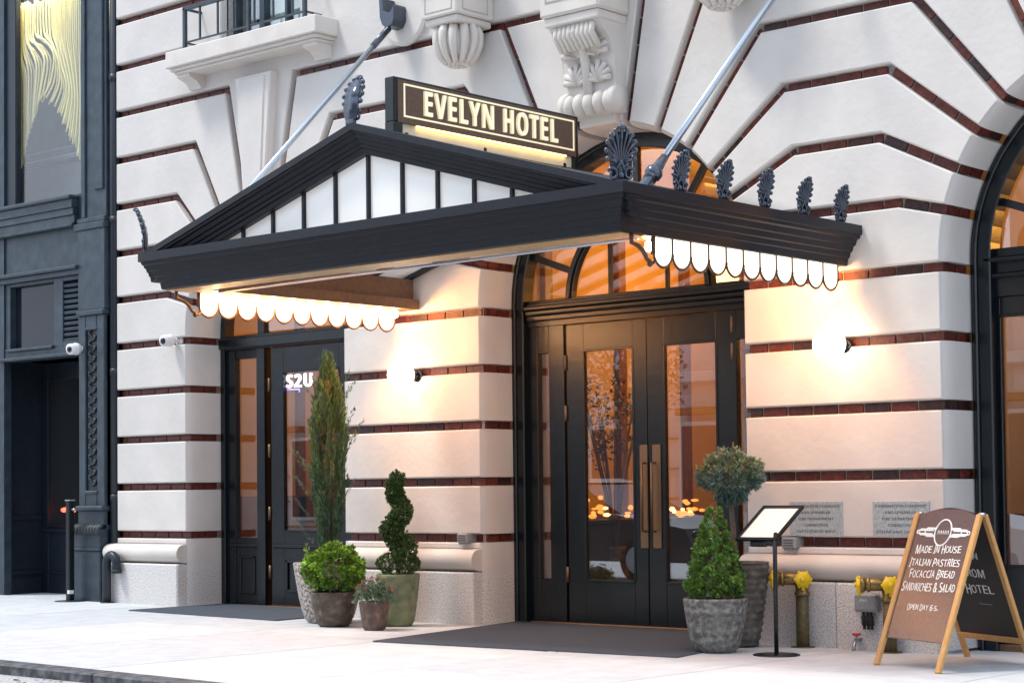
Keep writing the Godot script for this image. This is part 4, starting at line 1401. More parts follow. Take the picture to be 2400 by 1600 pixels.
		tube(s, [Vector3(-0.24, 0, 0), Vector3(-0.24, -0.06, 0), Vector3(-0.17, -0.075, 0), Vector3(-0.11, -0.11, 0), Vector3(-0.07, -0.16, 0), Vector3(-0.02, -0.185, 0), Vector3(0.02, -0.16, 0)], 0.016, 8)
		tube(s, [Vector3(0.0, 0, 0), Vector3(0.0, -0.12, 0)], 0.016, 8)
		ball(s, Vector3(-0.04, -0.19, 0), Vector3.ONE * 0.022, 8)
		T = Transform3D()
		obj("fringe_bracket", s, M.fringe_metal, c)
	# tie rod across, suspension rods up to the wall
	s = S(true)
	tube(s, [Vector3(xl + 0.4, CT - 0.32, 2.46), Vector3(xr - 0.3, CT - 0.30, 2.46)], 0.013, 8)
	obj("tie_rod", s, M.steel, c)
	for sx in [-1, 1]:
		var x: float = CX + sx * 2.415
		var a := Vector3(x, 3.30, 2.52)
		var b := Vector3(x, 5.66, 0.16)
		var d := (b - a).normalized()
		s = S(true)
		tube(s, [a + d * 0.25, b - d * 0.3], 0.026, 12)
		var r := obj("suspension_rod", s, M.steel, c)
		s = S(true)
		tube(s, [a - d * 0.25, a + d * 0.12], 0.045, 12)
		tube(s, [a + d * 0.05, a + d * 0.3], 0.05, 10, 0.03)
		ball(s, a + d * 0.12, Vector3.ONE * 0.065, 10)
		obj("socket", s, M.iron, r)
		s = S(true)
		tube(s, [b - d * 0.34, b - d * 0.05], 0.034, 8)
		obj("eye_bolt", s, M.iron, r)
		s = S()
		T = Transform3D(Basis.IDENTITY, Vector3(x, 5.72, 0.0))
		var cl := PackedVector2Array([Vector2(-0.11, 0.2), Vector2(-0.05, 0.2), Vector2(-0.045, 0.08), Vector2(0.0, 0.06), Vector2(0.045, 0.06), Vector2(0.09, 0.12), Vector2(0.1, 0.1), Vector2(0.1, -0.02), Vector2(0.06, -0.08), Vector2(-0.02, -0.09), Vector2(-0.07, -0.05), Vector2(-0.1, 0.02)])
		prism(s, cl, 0.06, 0.22, 0.008, true)
		T = Transform3D()
		obj("clevis", s, M.iron, r)
		s = S(true)
		T = Transform3D(Basis(Vector3.RIGHT, PI / 2), Vector3(x + 0.05, 5.78, 0.0))
		lathe(s, [Vector2(0.3, 0.0), Vector2(0.3, 0.035), Vector2(0.27, 0.05), Vector2(0.1, 0.055), Vector2(0, 0.055)], 32, true)
		T = Transform3D()
		obj("wall_rose", s, M.stone, r)

func _sign() -> void:
	var o := thing("hotel_sign", "brown and black double line sign with lit cream capital letters standing on the canopy ridge", "sign")
	var s := S()
	bx(s, 1.40, 1.50, 4.065, 4.41, 0.355, 2.57, 0.006)
	bx(s, 1.40, 1.50, 3.95, 4.065, 2.47, 2.57, 0.004)
	bx(s, 1.40, 1.50, 3.93, 4.065, 0.355, 0.41, 0.004)
	for z in [0.5, 1.5, 2.4]: bx(s, 1.43, 1.47, 3.9, 4.0, z - 0.02, z + 0.02, 0.003)
	obj("case", s, M.black, o)
	s = S()
	bx(s, 1.498, 1.506, 4.06, 4.39, 0.39, 2.53, 0.002)
	obj("face", s, M.sign_face, o)
	s = S()
	for b in [[4.352, 4.366, 0.42, 2.47], [4.106, 4.12, 0.42, 2.47], [4.12, 4.352, 0.42, 0.436], [4.12, 4.352, 2.454, 2.47]]: bx(s, 1.506, 1.512, b[0], b[1], b[2], b[3], 0.001)
	obj("border_line", s, M.letter, o)
	var at := Transform3D(Basis(Vector3.UP, PI / 2), Vector3(1.515, 4.235, 1.85))
	text("lettering", "EVELYN", 0.188, M.letter, o, at, 0.80, true, 0.02)
	at.origin.z = 0.99
	text("lettering", "HOTEL", 0.188, M.letter, o, at, 0.68, true, 0.02)
	s = S()
	bx(s, 1.455, 1.468, 3.9, 4.064, 0.411, 2.469, 0.002)
	obj("reflector", s, M.cream, o)
	s = S()
	bx(s, 1.472, 1.490, 4.052, 4.064, 0.5, 2.3, 0.002)
	obj("light_strip", s, M.led, o)
	var l := AreaLight3D.new(); l.name = "sign_light"
	l.area_size = Vector2(1.8, 0.02); l.light_energy = 0.03; l.light_color = Color(1.0, 0.72, 0.25); l.shadow_enabled = true
	add_child(l)
	l.transform = Transform3D(Basis(Vector3.UP, PI / 2) * Basis(Vector3.RIGHT, -PI / 2), Vector3(1.481, 4.045, 1.4))

func _sconces() -> void:
	var i := 0
	for p in [Vector3(-0.80, 2.325, 0.22), Vector3(3.87, 2.33, 0.22)]:
		var o := thing("wall_lamp", ["glowing white globe lamp on the stone pier between the two doorways", "glowing white globe lamp on the right pier, near the canopy fringe"][i], "lamp", p, 0.0, "globe lamps beside the entrance")
		var s := S(true)
		ball(s, Vector3.ZERO, Vector3.ONE * 0.128, 24)
		obj("globe", s, M.globe, o)
		s = S(true)
		tube(s, [Vector3(0, 0, -0.12), Vector3(0, 0, -0.23)], 0.04, 12)
		tube(s, [Vector3(0, 0, -0.215), Vector3(0, 0, -0.24)], 0.06, 16)
		obj("bracket", s, M.black, o)
		omni(p, 0.06, Color(1.0, 0.58, 0.26), 0.125)
		i += 1

# ---------------------------------------------------------------- small fittings on the walls
func _fittings() -> void:
	for k in [["white bullet security camera over the shopfront doorway beside the pilaster", Vector3(-6.02, 2.885, 0.10)], ["white bullet security camera in the brick band on the left hotel pier", Vector3(-4.44, 2.885, 0.02)]]:
		var o := thing("security_camera", k[0], "camera", k[1], 0.0, "security cameras")
		var d := Vector3(0.1, -0.1, 1).normalized()
		var s := S(true)
		tube(s, [Vector3(0, 0, -0.08), Vector3(0, 0, 0.0), d * 0.06], 0.03, 10)
		tube(s, [Vector3(0, 0, -0.09), Vector3(0, 0, -0.06)], 0.055, 14)
		obj("mount", s, M.white_plastic, o)
		s = S(true)
		ball(s, d * 0.07, Vector3.ONE * 0.07, 16)
		tube(s, [d * 0.05, d * 0.16], 0.062, 16)
		obj("housing", s, M.white_plastic, o)
		s = S(true)
		tube(s, [d * 0.155, d * 0.168], 0.036, 14)
		obj("lens", s, M.lens, o)
	for k in [["small grey metal alarm box under the brick band between the two entrances", Vector3(-0.19, 0.80, 0.0)], ["small grey metal alarm box under the brick band behind the menu stand", Vector3(3.36, 0.79, 0.0)]]:
		var o := thing("alarm_box", k[0], "box", k[1])
		var s := S()
		box(s, Vector3(-0.068, -0.045, -0.09), Vector3(0.068, 0.045, 0.06), 0.012)
		bx(s, -0.055, 0.055, -0.062, -0.044, -0.05, 0.045, 0.008)
		obj("casing", s, M.grey_metal, o)
		s = S()
		for i in 3: bx(s, -0.045, 0.045, -0.024 + 0.02 * i, -0.016 + 0.02 * i, 0.059, 0.062, 0.001)
		obj("grille", s, M.ink, o)
	# engraved plates
	var lines := [["COMBINATION STANDPIPE", "AND SPRINKLER", "FIRE DEPARTMENT", "CONNECTION", "2nd FLOOR TO ROOF"], ["COMBINATION STANDPIPE", "AND SPRINKLER", "FIRE DEPARTMENT", "CONNECTION", "CELLAR AND 1st FLOOR"]]
	var wd := [[0.44, 0.27, 0.32, 0.22, 0.36], [0.44, 0.27, 0.32, 0.22, 0.42]]
	for i in 2:
		var o := thing("wall_plate", ["grey metal standpipe plate on the wall partly behind the menu stand", "grey metal standpipe plate on the wall partly behind the chalkboard"][i], "sign", Vector3([3.59, 4.345][i], 0.98, 0.0))
		var s := S()
		box(s, Vector3(-0.243, -0.137, -0.002), Vector3(0.243, 0.137, 0.012), 0.003)
		obj("plate", s, M.plate, o)
		for k in 5:
			text("lettering", lines[i][k], 0.021, M.ink, o, Transform3D(Basis.IDENTITY, Vector3(0, 0.098 - 0.049 * k, 0.0125)), wd[i][k], false, 0.002)
		for x in [-0.22, 0.22]:
			for y in [-0.115, 0.115]:
				s = S(true)
				ball(s, Vector3(x, y, 0.012), Vector3(0.006, 0.006, 0.003), 6)
				obj("screw", s, M.steel, o)
	# fire department connections
	var idx := 0
	for k in [Vector3(3.575, gy(3.57), 0.20), Vector3(4.345, gy(4.3), 0.20)]:
		var o := thing("standpipe", ["brass fire standpipe with two yellow caps just right of the menu stand", "brass fire standpipe with two yellow caps partly hidden by the chalkboard"][idx], "standpipe", k, 0.0, "brass standpipes against the granite base")
		var top: float = [0.53, 0.51][idx]
		var s := S(true)
		tube(s, [Vector3(0, -0.02, 0), Vector3(0, top - 0.11, 0)], 0.05, 18)
		obj("riser", s, M.brass_dull, o)
		s = S(true)
		T = Transform3D(Basis.IDENTITY, Vector3(0, 0, 0))
		lathe(s, [Vector2(0.05, top - 0.13), Vector2(0.062, top - 0.125), Vector2(0.062, top - 0.105), Vector2(0.05, top - 0.09), Vector2(0.06, top - 0.04), Vector2(0.056, top + 0.02), Vector2(0.03, top + 0.05), Vector2(0, top + 0.055)], 18)
		T = Transform3D()
		var outs := [Vector3(-0.86, 0, 0.5), Vector3(0.60, 0, 0.8)]
		for j in 2:
			var d: Vector3 = outs[j].normalized()
			var ln: float = [0.20, 0.07][j]
			tube(s, [Vector3(0, top, 0), Vector3(0, top, 0) + d * ln], 0.048, 16)
			tube(s, [Vector3(0, top, 0) + d * (ln - 0.06), Vector3(0, top, 0) + d * (ln - 0.035)], 0.057, 16)
			tube(s, [Vector3(0, top, 0) + d * (ln - 0.02), Vector3(0, top, 0) + d * (ln + 0.01)], 0.06, 16)
		var hd := obj("siamese_head", s, M.brass, o)
		for j in 2:
			var d: Vector3 = outs[j].normalized()
			var c: Vector3 = Vector3(0, top, 0) + d * ([0.20, 0.07][j] + 0.012)
			s = S(true)
			tube(s, [c, c + d * 0.03], 0.062, 18)
			var u := d.cross(Vector3.UP).normalized()
			for a in 6:
				var r := u * cos(TAU * a / 6) + Vector3.UP * sin(TAU * a / 6)
				ball(s, c + r * 0.06 + d * 0.014, Vector3.ONE * 0.016, 6)
			tube(s, [c + d * 0.03, c + d * 0.045], 0.02, 10)
			tube(s, [c + Vector3(0, -0.05, 0), c + Vector3(0, -0.085, 0) + d * 0.01], 0.012, 6)
			obj("cap", s, M.yellow, o)
		s = S()
		s.set_smooth_group(0)
		tube(s, [Vector3(0, -0.02, 0), Vector3(0, 0.006, 0)], 0.095, 20)
		obj("floor_flange", s, M.brass_dull, o)
		idx += 1
	# grey junction box with hanging leads, red tap below
	var o := thing("junction_box", "grey plastic electrical box with black plugs hanging below it, on the granite", "box", Vector3(4.13, 0.345, 0.12))
	var s := S()
	box(s, Vector3(-0.1, -0.068, 0.0), Vector3(0.1, 0.068, 0.07), 0.012)
	bx(s, -0.09, 0.09, -0.05, 0.058, 0.068, 0.078, 0.006)
	obj("casing", s, M.grey_metal, o)
	s = S()
	bx(s, -0.045, 0.02, 0.01, 0.028, 0.0775, 0.0795, 0.001)
	obj("latch", s, M.plate, o)
	s = S(true)
	for x in [-0.035, 0.0, 0.03]:
		tube(s, [Vector3(x, -0.06, 0.04), Vector3(x + 0.004, -0.12, 0.045), Vector3(x + 0.015, -0.20, 0.05)], 0.012, 8)
		tube(s, [Vector3(x + 0.003, -0.10, 0.044), Vector3(x + 0.012, -0.17, 0.048)], 0.019, 8)
	obj("plug", s, M.tyre, o)
	o = thing("garden_tap", "small tap with a red round handle low on the granite base", "tap", Vector3(4.04, gy(4.0), 0.12))
	s = S(true)
	tube(s, [Vector3(0, 0.075, 0.0), Vector3(0, 0.075, 0.07), Vector3(0, 0.03, 0.10), Vector3(0, 0.0, 0.10)], 0.015, 10)
	tube(s, [Vector3(0, 0.07, 0.055), Vector3(0, 0.118, 0.055)], 0.009, 8)
	obj("spout", s, M.steel, o)
	s = S(true)
	T = Transform3D(Basis.IDENTITY, Vector3(0, 0.122, 0.055))
	lathe(s, [Vector2(0, -0.008), Vector2(0.03, -0.008), Vector2(0.036, 0.0), Vector2(0.03, 0.008), Vector2(0, 0.008)], 14)
	T = Transform3D()
	obj("handle", s, M.red_paint, o)
	# gooseneck vent
	o = thing("vent_pipe", "black gooseneck vent pipe curving down in front of the left granite base", "pipe", Vector3(-5.415, gy(-5.4), 0.19))
	s = S(true)
	var p := [Vector3(0, -0.03, 0), Vector3(0, 0.44, 0)]
	for i in range(1, 13):
		var a := PI - PI * i / 12.0
		p.append(Vector3(0.085 + 0.085 * cos(a), 0.44 + 0.085 * sin(a), 0))
	p.append(Vector3(0.175, 0.33, 0))
	tube(s, p, 0.048, 16)
	obj("pipe", s, M.slate_dark, o)
	s = S(true)
	tube(s, [Vector3(0.174, 0.37, 0), Vector3(0.176, 0.325, 0)], 0.055, 16)
	tube(s, [Vector3(0, -0.02, 0), Vector3(0, 0.01, 0)], 0.075, 16)
	obj("collar", s, M.slate_dark, o)
	# lit sign behind the glass of the side door
	o = thing("window_sign", "small white and violet lit sign hanging inside the narrow left door pane", "sign", Vector3(-3.07, 2.405, -0.545))
	text("lettering", "S2U", 0.135, M.neon, o, Transform3D(), 0.40, true, 0.012)
	s = S(true)
	tube(s, [Vector3(-0.19, -0.085, 0), Vector3(0.0, -0.088, 0), Vector3(0.0, -0.12, 0)], 0.008, 6)
	obj("blue_tube", s, M.neon_blue, o)

# ---------------------------------------------------------------- planted pots
func ink_leaf(s: SurfaceTool, c: Vector3, d: Vector3, ln: float, w: float, col: Color) -> void:
	var u := d.cross(Vector3(rng.randfn(), rng.randfn(), rng.randfn())).normalized()
	s.set_color(col)
	var a := c
	var b := c + d * ln * 0.5 + u * w / 2
	var e := c + d * ln
	var f := c + d * ln * 0.5 - u * w / 2
	tri(s, a, b, e); tri(s, a, e, f)

func vary(c: Color, v: float) -> Color:
	var k := exp(rng.randfn(0.0, v))
	return Color(c.r * k * rng.randf_range(0.88, 1.12), c.g * k, c.b * k * rng.randf_range(0.85, 1.15))

func rdir() -> Vector3:
	return Vector3(rng.randfn(), rng.randfn(), rng.randfn()).normalized()

func tuft(s: SurfaceTool, c: Vector3, d: Vector3, n: int, ln: float, w: float, spread: float, col: Color, v := 0.22) -> void:
	var k := vary(col, v)
	for i in n:
		var e := (d + rdir() * spread).normalized()
		ink_leaf(s, c + rdir() * ln * 0.25, e, ln * rng.randf_range(0.6, 1.2), w, vary(k, 0.12))

func clump(s: SurfaceTool, c: Vector3, nrm: Vector3, r: float, n: int, per: int, ln: float, w: float, col: Color) -> void:
	var k := vary(col, 0.2)
	for i in n:
		var d := rdir()
		if d.dot(nrm) < -0.15: d -= nrm * 2.0 * d.dot(nrm)
		tuft(s, c + d * r * pow(rng.randf(), 0.5), (d + nrm * 0.7 + Vector3(0, 0.3, 0)).normalized(), per, ln, w, 0.65, k, 0.2)

func pot(parent: Node3D, m: Material, r0: float, r1: float, h: float, belly: float, ribs := 0) -> void:
	var s := S(true)
	var pr := [Vector2(0, 0.0), Vector2(r0 * 0.94, 0.0), Vector2(r0, 0.012)]
	var n := 14 if ribs == 0 else 56
	for i in range(1, n):
		var t := float(i) / n
		var r := lerpf(r0, r1, pow(t, belly))
		if ribs: r += 0.006 * sin(t * ribs * TAU)
		pr.append(Vector2(r, h * t))
	pr.append_array([Vector2(r1, h - 0.008), Vector2(r1 - 0.008, h), Vector2(r1 - 0.03, h - 0.002), Vector2(r1 - 0.036, h - 0.015), Vector2(r1 - 0.05, h - 0.06)])
	lathe(s, pr, 36, false, 0.012)
	obj("pot", s, m, parent)
	s = S(true)
	lathe(s, [Vector2(r1 - 0.04, h - 0.045), Vector2(r1 * 0.5, h - 0.032), Vector2(0, h - 0.03)], 24)
	obj("soil", s, M.soil, parent)

func _plants() -> void:
	var s: SurfaceTool
	# tall feathery juniper in the speckled pot
	var o := thing("potted_juniper", "tall feathery juniper in a speckled pot beside the narrow left door", "plant", Vector3(-1.33, gy(-1.3), 0.66))
	pot(o, M.pot_speckle, 0.20, 0.335, 0.56, 0.6)
	s = S(true)
	tube(s, [Vector3(0, 0.5, 0), Vector3(0.02, 1.2, 0), Vector3(0.0, 2.1, 0)], 0.04, 8, 0.01)
	for i in 10:
		var a := rng.randf() * TAU
		tube(s, [Vector3(0, 0.56, 0), Vector3(0.08 * cos(a), 0.9, 0.08 * sin(a)), Vector3(0.11 * cos(a), 1.3 + 0.05 * i, 0.11 * sin(a))], 0.014, 5, 0.005)
	obj("trunk", s, M.bark, o)
	s = S()
	var prof := [Vector2(0.66, 0.07), Vector2(0.9, 0.115), Vector2(1.33, 0.16), Vector2(1.85, 0.185), Vector2(2.1, 0.135), Vector2(2.3, 0.075), Vector2(2.52, 0.015)]
	var rad := func(y: float) -> float:
		for q in range(1, prof.size()):
			if y < prof[q].x: return lerpf(prof[q - 1].y, prof[q].y, clampf((y - prof[q - 1].x) / (prof[q].x - prof[q - 1].x), 0, 1))
		return 0.012
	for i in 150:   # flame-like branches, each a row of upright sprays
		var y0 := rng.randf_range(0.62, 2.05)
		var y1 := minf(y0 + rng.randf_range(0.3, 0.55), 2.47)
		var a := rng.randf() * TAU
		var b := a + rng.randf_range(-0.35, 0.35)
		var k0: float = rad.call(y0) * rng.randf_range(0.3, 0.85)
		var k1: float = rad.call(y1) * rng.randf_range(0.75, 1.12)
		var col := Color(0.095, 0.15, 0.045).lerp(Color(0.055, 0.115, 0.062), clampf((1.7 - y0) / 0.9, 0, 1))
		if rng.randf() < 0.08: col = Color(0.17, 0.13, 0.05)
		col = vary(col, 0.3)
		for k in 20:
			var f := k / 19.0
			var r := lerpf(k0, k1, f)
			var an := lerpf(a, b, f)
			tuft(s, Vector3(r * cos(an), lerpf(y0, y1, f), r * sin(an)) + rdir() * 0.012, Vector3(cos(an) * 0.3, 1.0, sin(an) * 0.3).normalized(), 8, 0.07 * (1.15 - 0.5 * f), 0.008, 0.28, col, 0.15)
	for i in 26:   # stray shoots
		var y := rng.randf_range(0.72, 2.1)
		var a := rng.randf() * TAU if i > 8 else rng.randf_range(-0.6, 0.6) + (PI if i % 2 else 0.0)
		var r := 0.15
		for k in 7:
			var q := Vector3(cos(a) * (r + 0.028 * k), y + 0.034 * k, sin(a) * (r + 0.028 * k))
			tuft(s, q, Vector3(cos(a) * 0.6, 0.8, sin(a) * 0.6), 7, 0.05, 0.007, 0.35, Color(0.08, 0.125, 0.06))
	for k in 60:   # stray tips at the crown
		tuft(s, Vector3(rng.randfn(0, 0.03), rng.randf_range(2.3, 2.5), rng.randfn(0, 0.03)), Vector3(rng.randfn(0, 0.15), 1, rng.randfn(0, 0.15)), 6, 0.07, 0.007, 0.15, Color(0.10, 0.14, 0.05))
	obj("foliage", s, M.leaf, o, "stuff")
	# bright boxwood ball in the brown bowl
	o = thing("potted_boxwood", "bright green round shrub in a wide brown bowl pot, front of the left group", "plant", Vector3(-0.93, gy(-0.9), 0.97))
	pot(o, M.pot_brown, 0.135, 0.212, 0.315, 0.55)
	s = S(true)
	for i in 7:
		var a := TAU * i / 7
		tube(s, [Vector3(0, 0.28, 0), Vector3(0.07 * cos(a), 0.4, 0.07 * sin(a)), Vector3(0.16 * cos(a), 0.52, 0.16 * sin(a))], 0.009, 5, 0.004)
	obj("trunk", s, M.bark, o)
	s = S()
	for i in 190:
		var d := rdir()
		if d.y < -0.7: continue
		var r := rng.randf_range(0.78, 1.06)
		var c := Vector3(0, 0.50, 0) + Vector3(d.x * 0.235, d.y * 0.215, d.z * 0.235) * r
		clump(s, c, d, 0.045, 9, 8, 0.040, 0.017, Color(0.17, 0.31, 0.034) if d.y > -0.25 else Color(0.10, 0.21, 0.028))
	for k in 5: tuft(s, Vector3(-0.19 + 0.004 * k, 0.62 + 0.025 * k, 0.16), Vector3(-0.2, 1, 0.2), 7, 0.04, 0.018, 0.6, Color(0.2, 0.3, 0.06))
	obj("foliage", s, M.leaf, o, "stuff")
	# small grey-leaved plant with red buds
	o = thing("potted_herb", "small grey green plant with red buds in a little rusty pot", "plant", Vector3(-0.325, gy(-0.3), 1.05))
	pot(o, M.pot_rust, 0.095, 0.138, 0.255, 0.7)
	s = S()
	for i in 520:
		var d := rdir(); d.y = absf(d.y)
		var c := Vector3(0, 0.275, 0) + Vector3(d.x * 0.175, d.y * 0.165, d.z * 0.175) * pow(rng.randf(), 0.4)
		c.y -= 0.05 * smoothstep(0.12, 0.2, Vector2(c.x, c.z).length())
		tuft(s, c, (d + Vector3(0, 0.5, 0)).normalized(), 8, 0.03, 0.008, 0.7, Color(0.14, 0.205, 0.13), 0.3)
	obj("foliage", s, M.leaf, o, "stuff")
	s = S()
	for i in 30:
		var d := rdir(); d.y = absf(d.y) + 0.4; d = d.normalized()
		tuft(s, Vector3(0, 0.28, 0) + Vector3(d.x * 0.18, d.y * 0.185, d.z * 0.18), d, 7, 0.018, 0.009, 1.0, Color(0.42, 0.09, 0.08), 0.3)
	obj("flower", s, M.leaf, o, "stuff")
	# spiral topiary in the mossy green pot
	o = thing("potted_spiral", "dark green spiral topiary in a mossy green pot against the granite", "plant", Vector3(-0.50, gy(-0.5), 0.575))
	pot(o, M.pot_green, 0.125, 0.20, 0.472, 0.6)
	s = S(true)
	tube(s, [Vector3(0, 0.4, 0), Vector3(0.01, 0.9, 0), Vector3(0, 1.3, 0)], 0.02, 8, 0.008)
	obj("trunk", s, M.bark, o)
	s = S()
	for i in 2500:
		var t := rng.randf()
		var y := 0.50 + 0.84 * t
		var a := -t * TAU * 2.3 + 2.4
		var rr := lerpf(0.09, 0.028, pow(t, 0.8))
		var br := lerpf(0.125, 0.07, t)
		var d := rdir()
		var c := Vector3(rr * cos(a), y, rr * sin(a)) + d * br * pow(rng.randf_range(0.35, 1.0), 0.4)
		if t < 0.14:
			c = Vector3(d.x * 0.185, 0.565 + d.y * 0.095, d.z * 0.185) * Vector3(1, 1, 1)
		tuft(s, c, (d + Vector3(0, 0.4, 0)).normalized(), 8, 0.026, 0.013, 0.8, Color(0.05, 0.10, 0.026) if rng.randf() < 0.85 else Color(0.085, 0.14, 0.04), 0.3)
	obj("foliage", s, M.leaf, o, "stuff")
	# dwarf conifer cone in the big grey pot
	o = thing("potted_conifer", "bright green cone shaped dwarf conifer in a rough grey pot by the double doors", "plant", Vector3(3.285, gy(3.3), 0.95))
	pot(o, M.pot_grey, 0.145, 0.248, 0.41, 0.5)
	s = S(true)
	tube(s, [Vector3(0, 0.35, 0), Vector3(0, 1.05, 0)], 0.022, 8, 0.006)
	obj("trunk", s, M.bark, o)
	s = S()
	for i in 330:
		var t := 1.0 - sqrt(rng.randf_range(0.0004, 1.0))
		var y := 0.43 + 0.69 * t
		var rm := 0.205 * pow(1.0 - t, 0.75) + 0.01
		if t > 0.78: rm = 0.05 * (1.0 - t) / 0.22 + 0.014
		if t < 0.1: rm *= 0.8 + 2.0 * t
		var a := rng.randf() * TAU
		var r := rm * rng.randf_range(0.7, 1.06)
		var d := Vector3(cos(a), 0.55, sin(a)).normalized()
		clump(s, Vector3(r * cos(a), y, r * sin(a)), d, lerpf(0.036, 0.018, t), 10, 8, 0.026, 0.0085, Color(0.105, 0.21, 0.035) if rng.randf() < 0.8 else Color(0.16, 0.26, 0.055))
	obj("foliage", s, M.leaf, o, "stuff")
	# blue green standard in the tall ribbed pot
	o = thing("potted_standard", "blue green lollipop conifer on a bare stem in a tall ribbed pot", "plant", Vector3(3.115, gy(3.1), 0.43))
	pot(o, M.pot_ribbed, 0.16, 0.262, 0.66, 0.62, 12)
	s = S(true)
	tube(s, [Vector3(0.0, 0.6, 0), Vector3(-0.012, 0.9, 0.01), Vector3(-0.03, 1.2, 0.02), Vector3(-0.03, 1.34, 0.02)], 0.023, 10, 0.017)
	obj("trunk", s, M.bark, o)
	s = S()
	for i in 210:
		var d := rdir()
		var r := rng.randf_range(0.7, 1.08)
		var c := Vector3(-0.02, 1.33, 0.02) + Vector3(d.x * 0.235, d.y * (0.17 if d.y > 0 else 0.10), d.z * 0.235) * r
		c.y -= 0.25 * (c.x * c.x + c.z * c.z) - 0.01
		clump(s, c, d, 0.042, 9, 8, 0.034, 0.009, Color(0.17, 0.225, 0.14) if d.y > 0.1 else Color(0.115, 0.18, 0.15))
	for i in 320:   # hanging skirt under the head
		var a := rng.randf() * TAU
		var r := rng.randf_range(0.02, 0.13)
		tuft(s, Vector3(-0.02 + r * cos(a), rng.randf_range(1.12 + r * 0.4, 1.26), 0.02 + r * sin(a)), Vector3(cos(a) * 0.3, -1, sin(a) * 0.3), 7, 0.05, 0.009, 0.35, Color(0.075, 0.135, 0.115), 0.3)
	obj("foliage", s, M.leaf, o, "stuff")

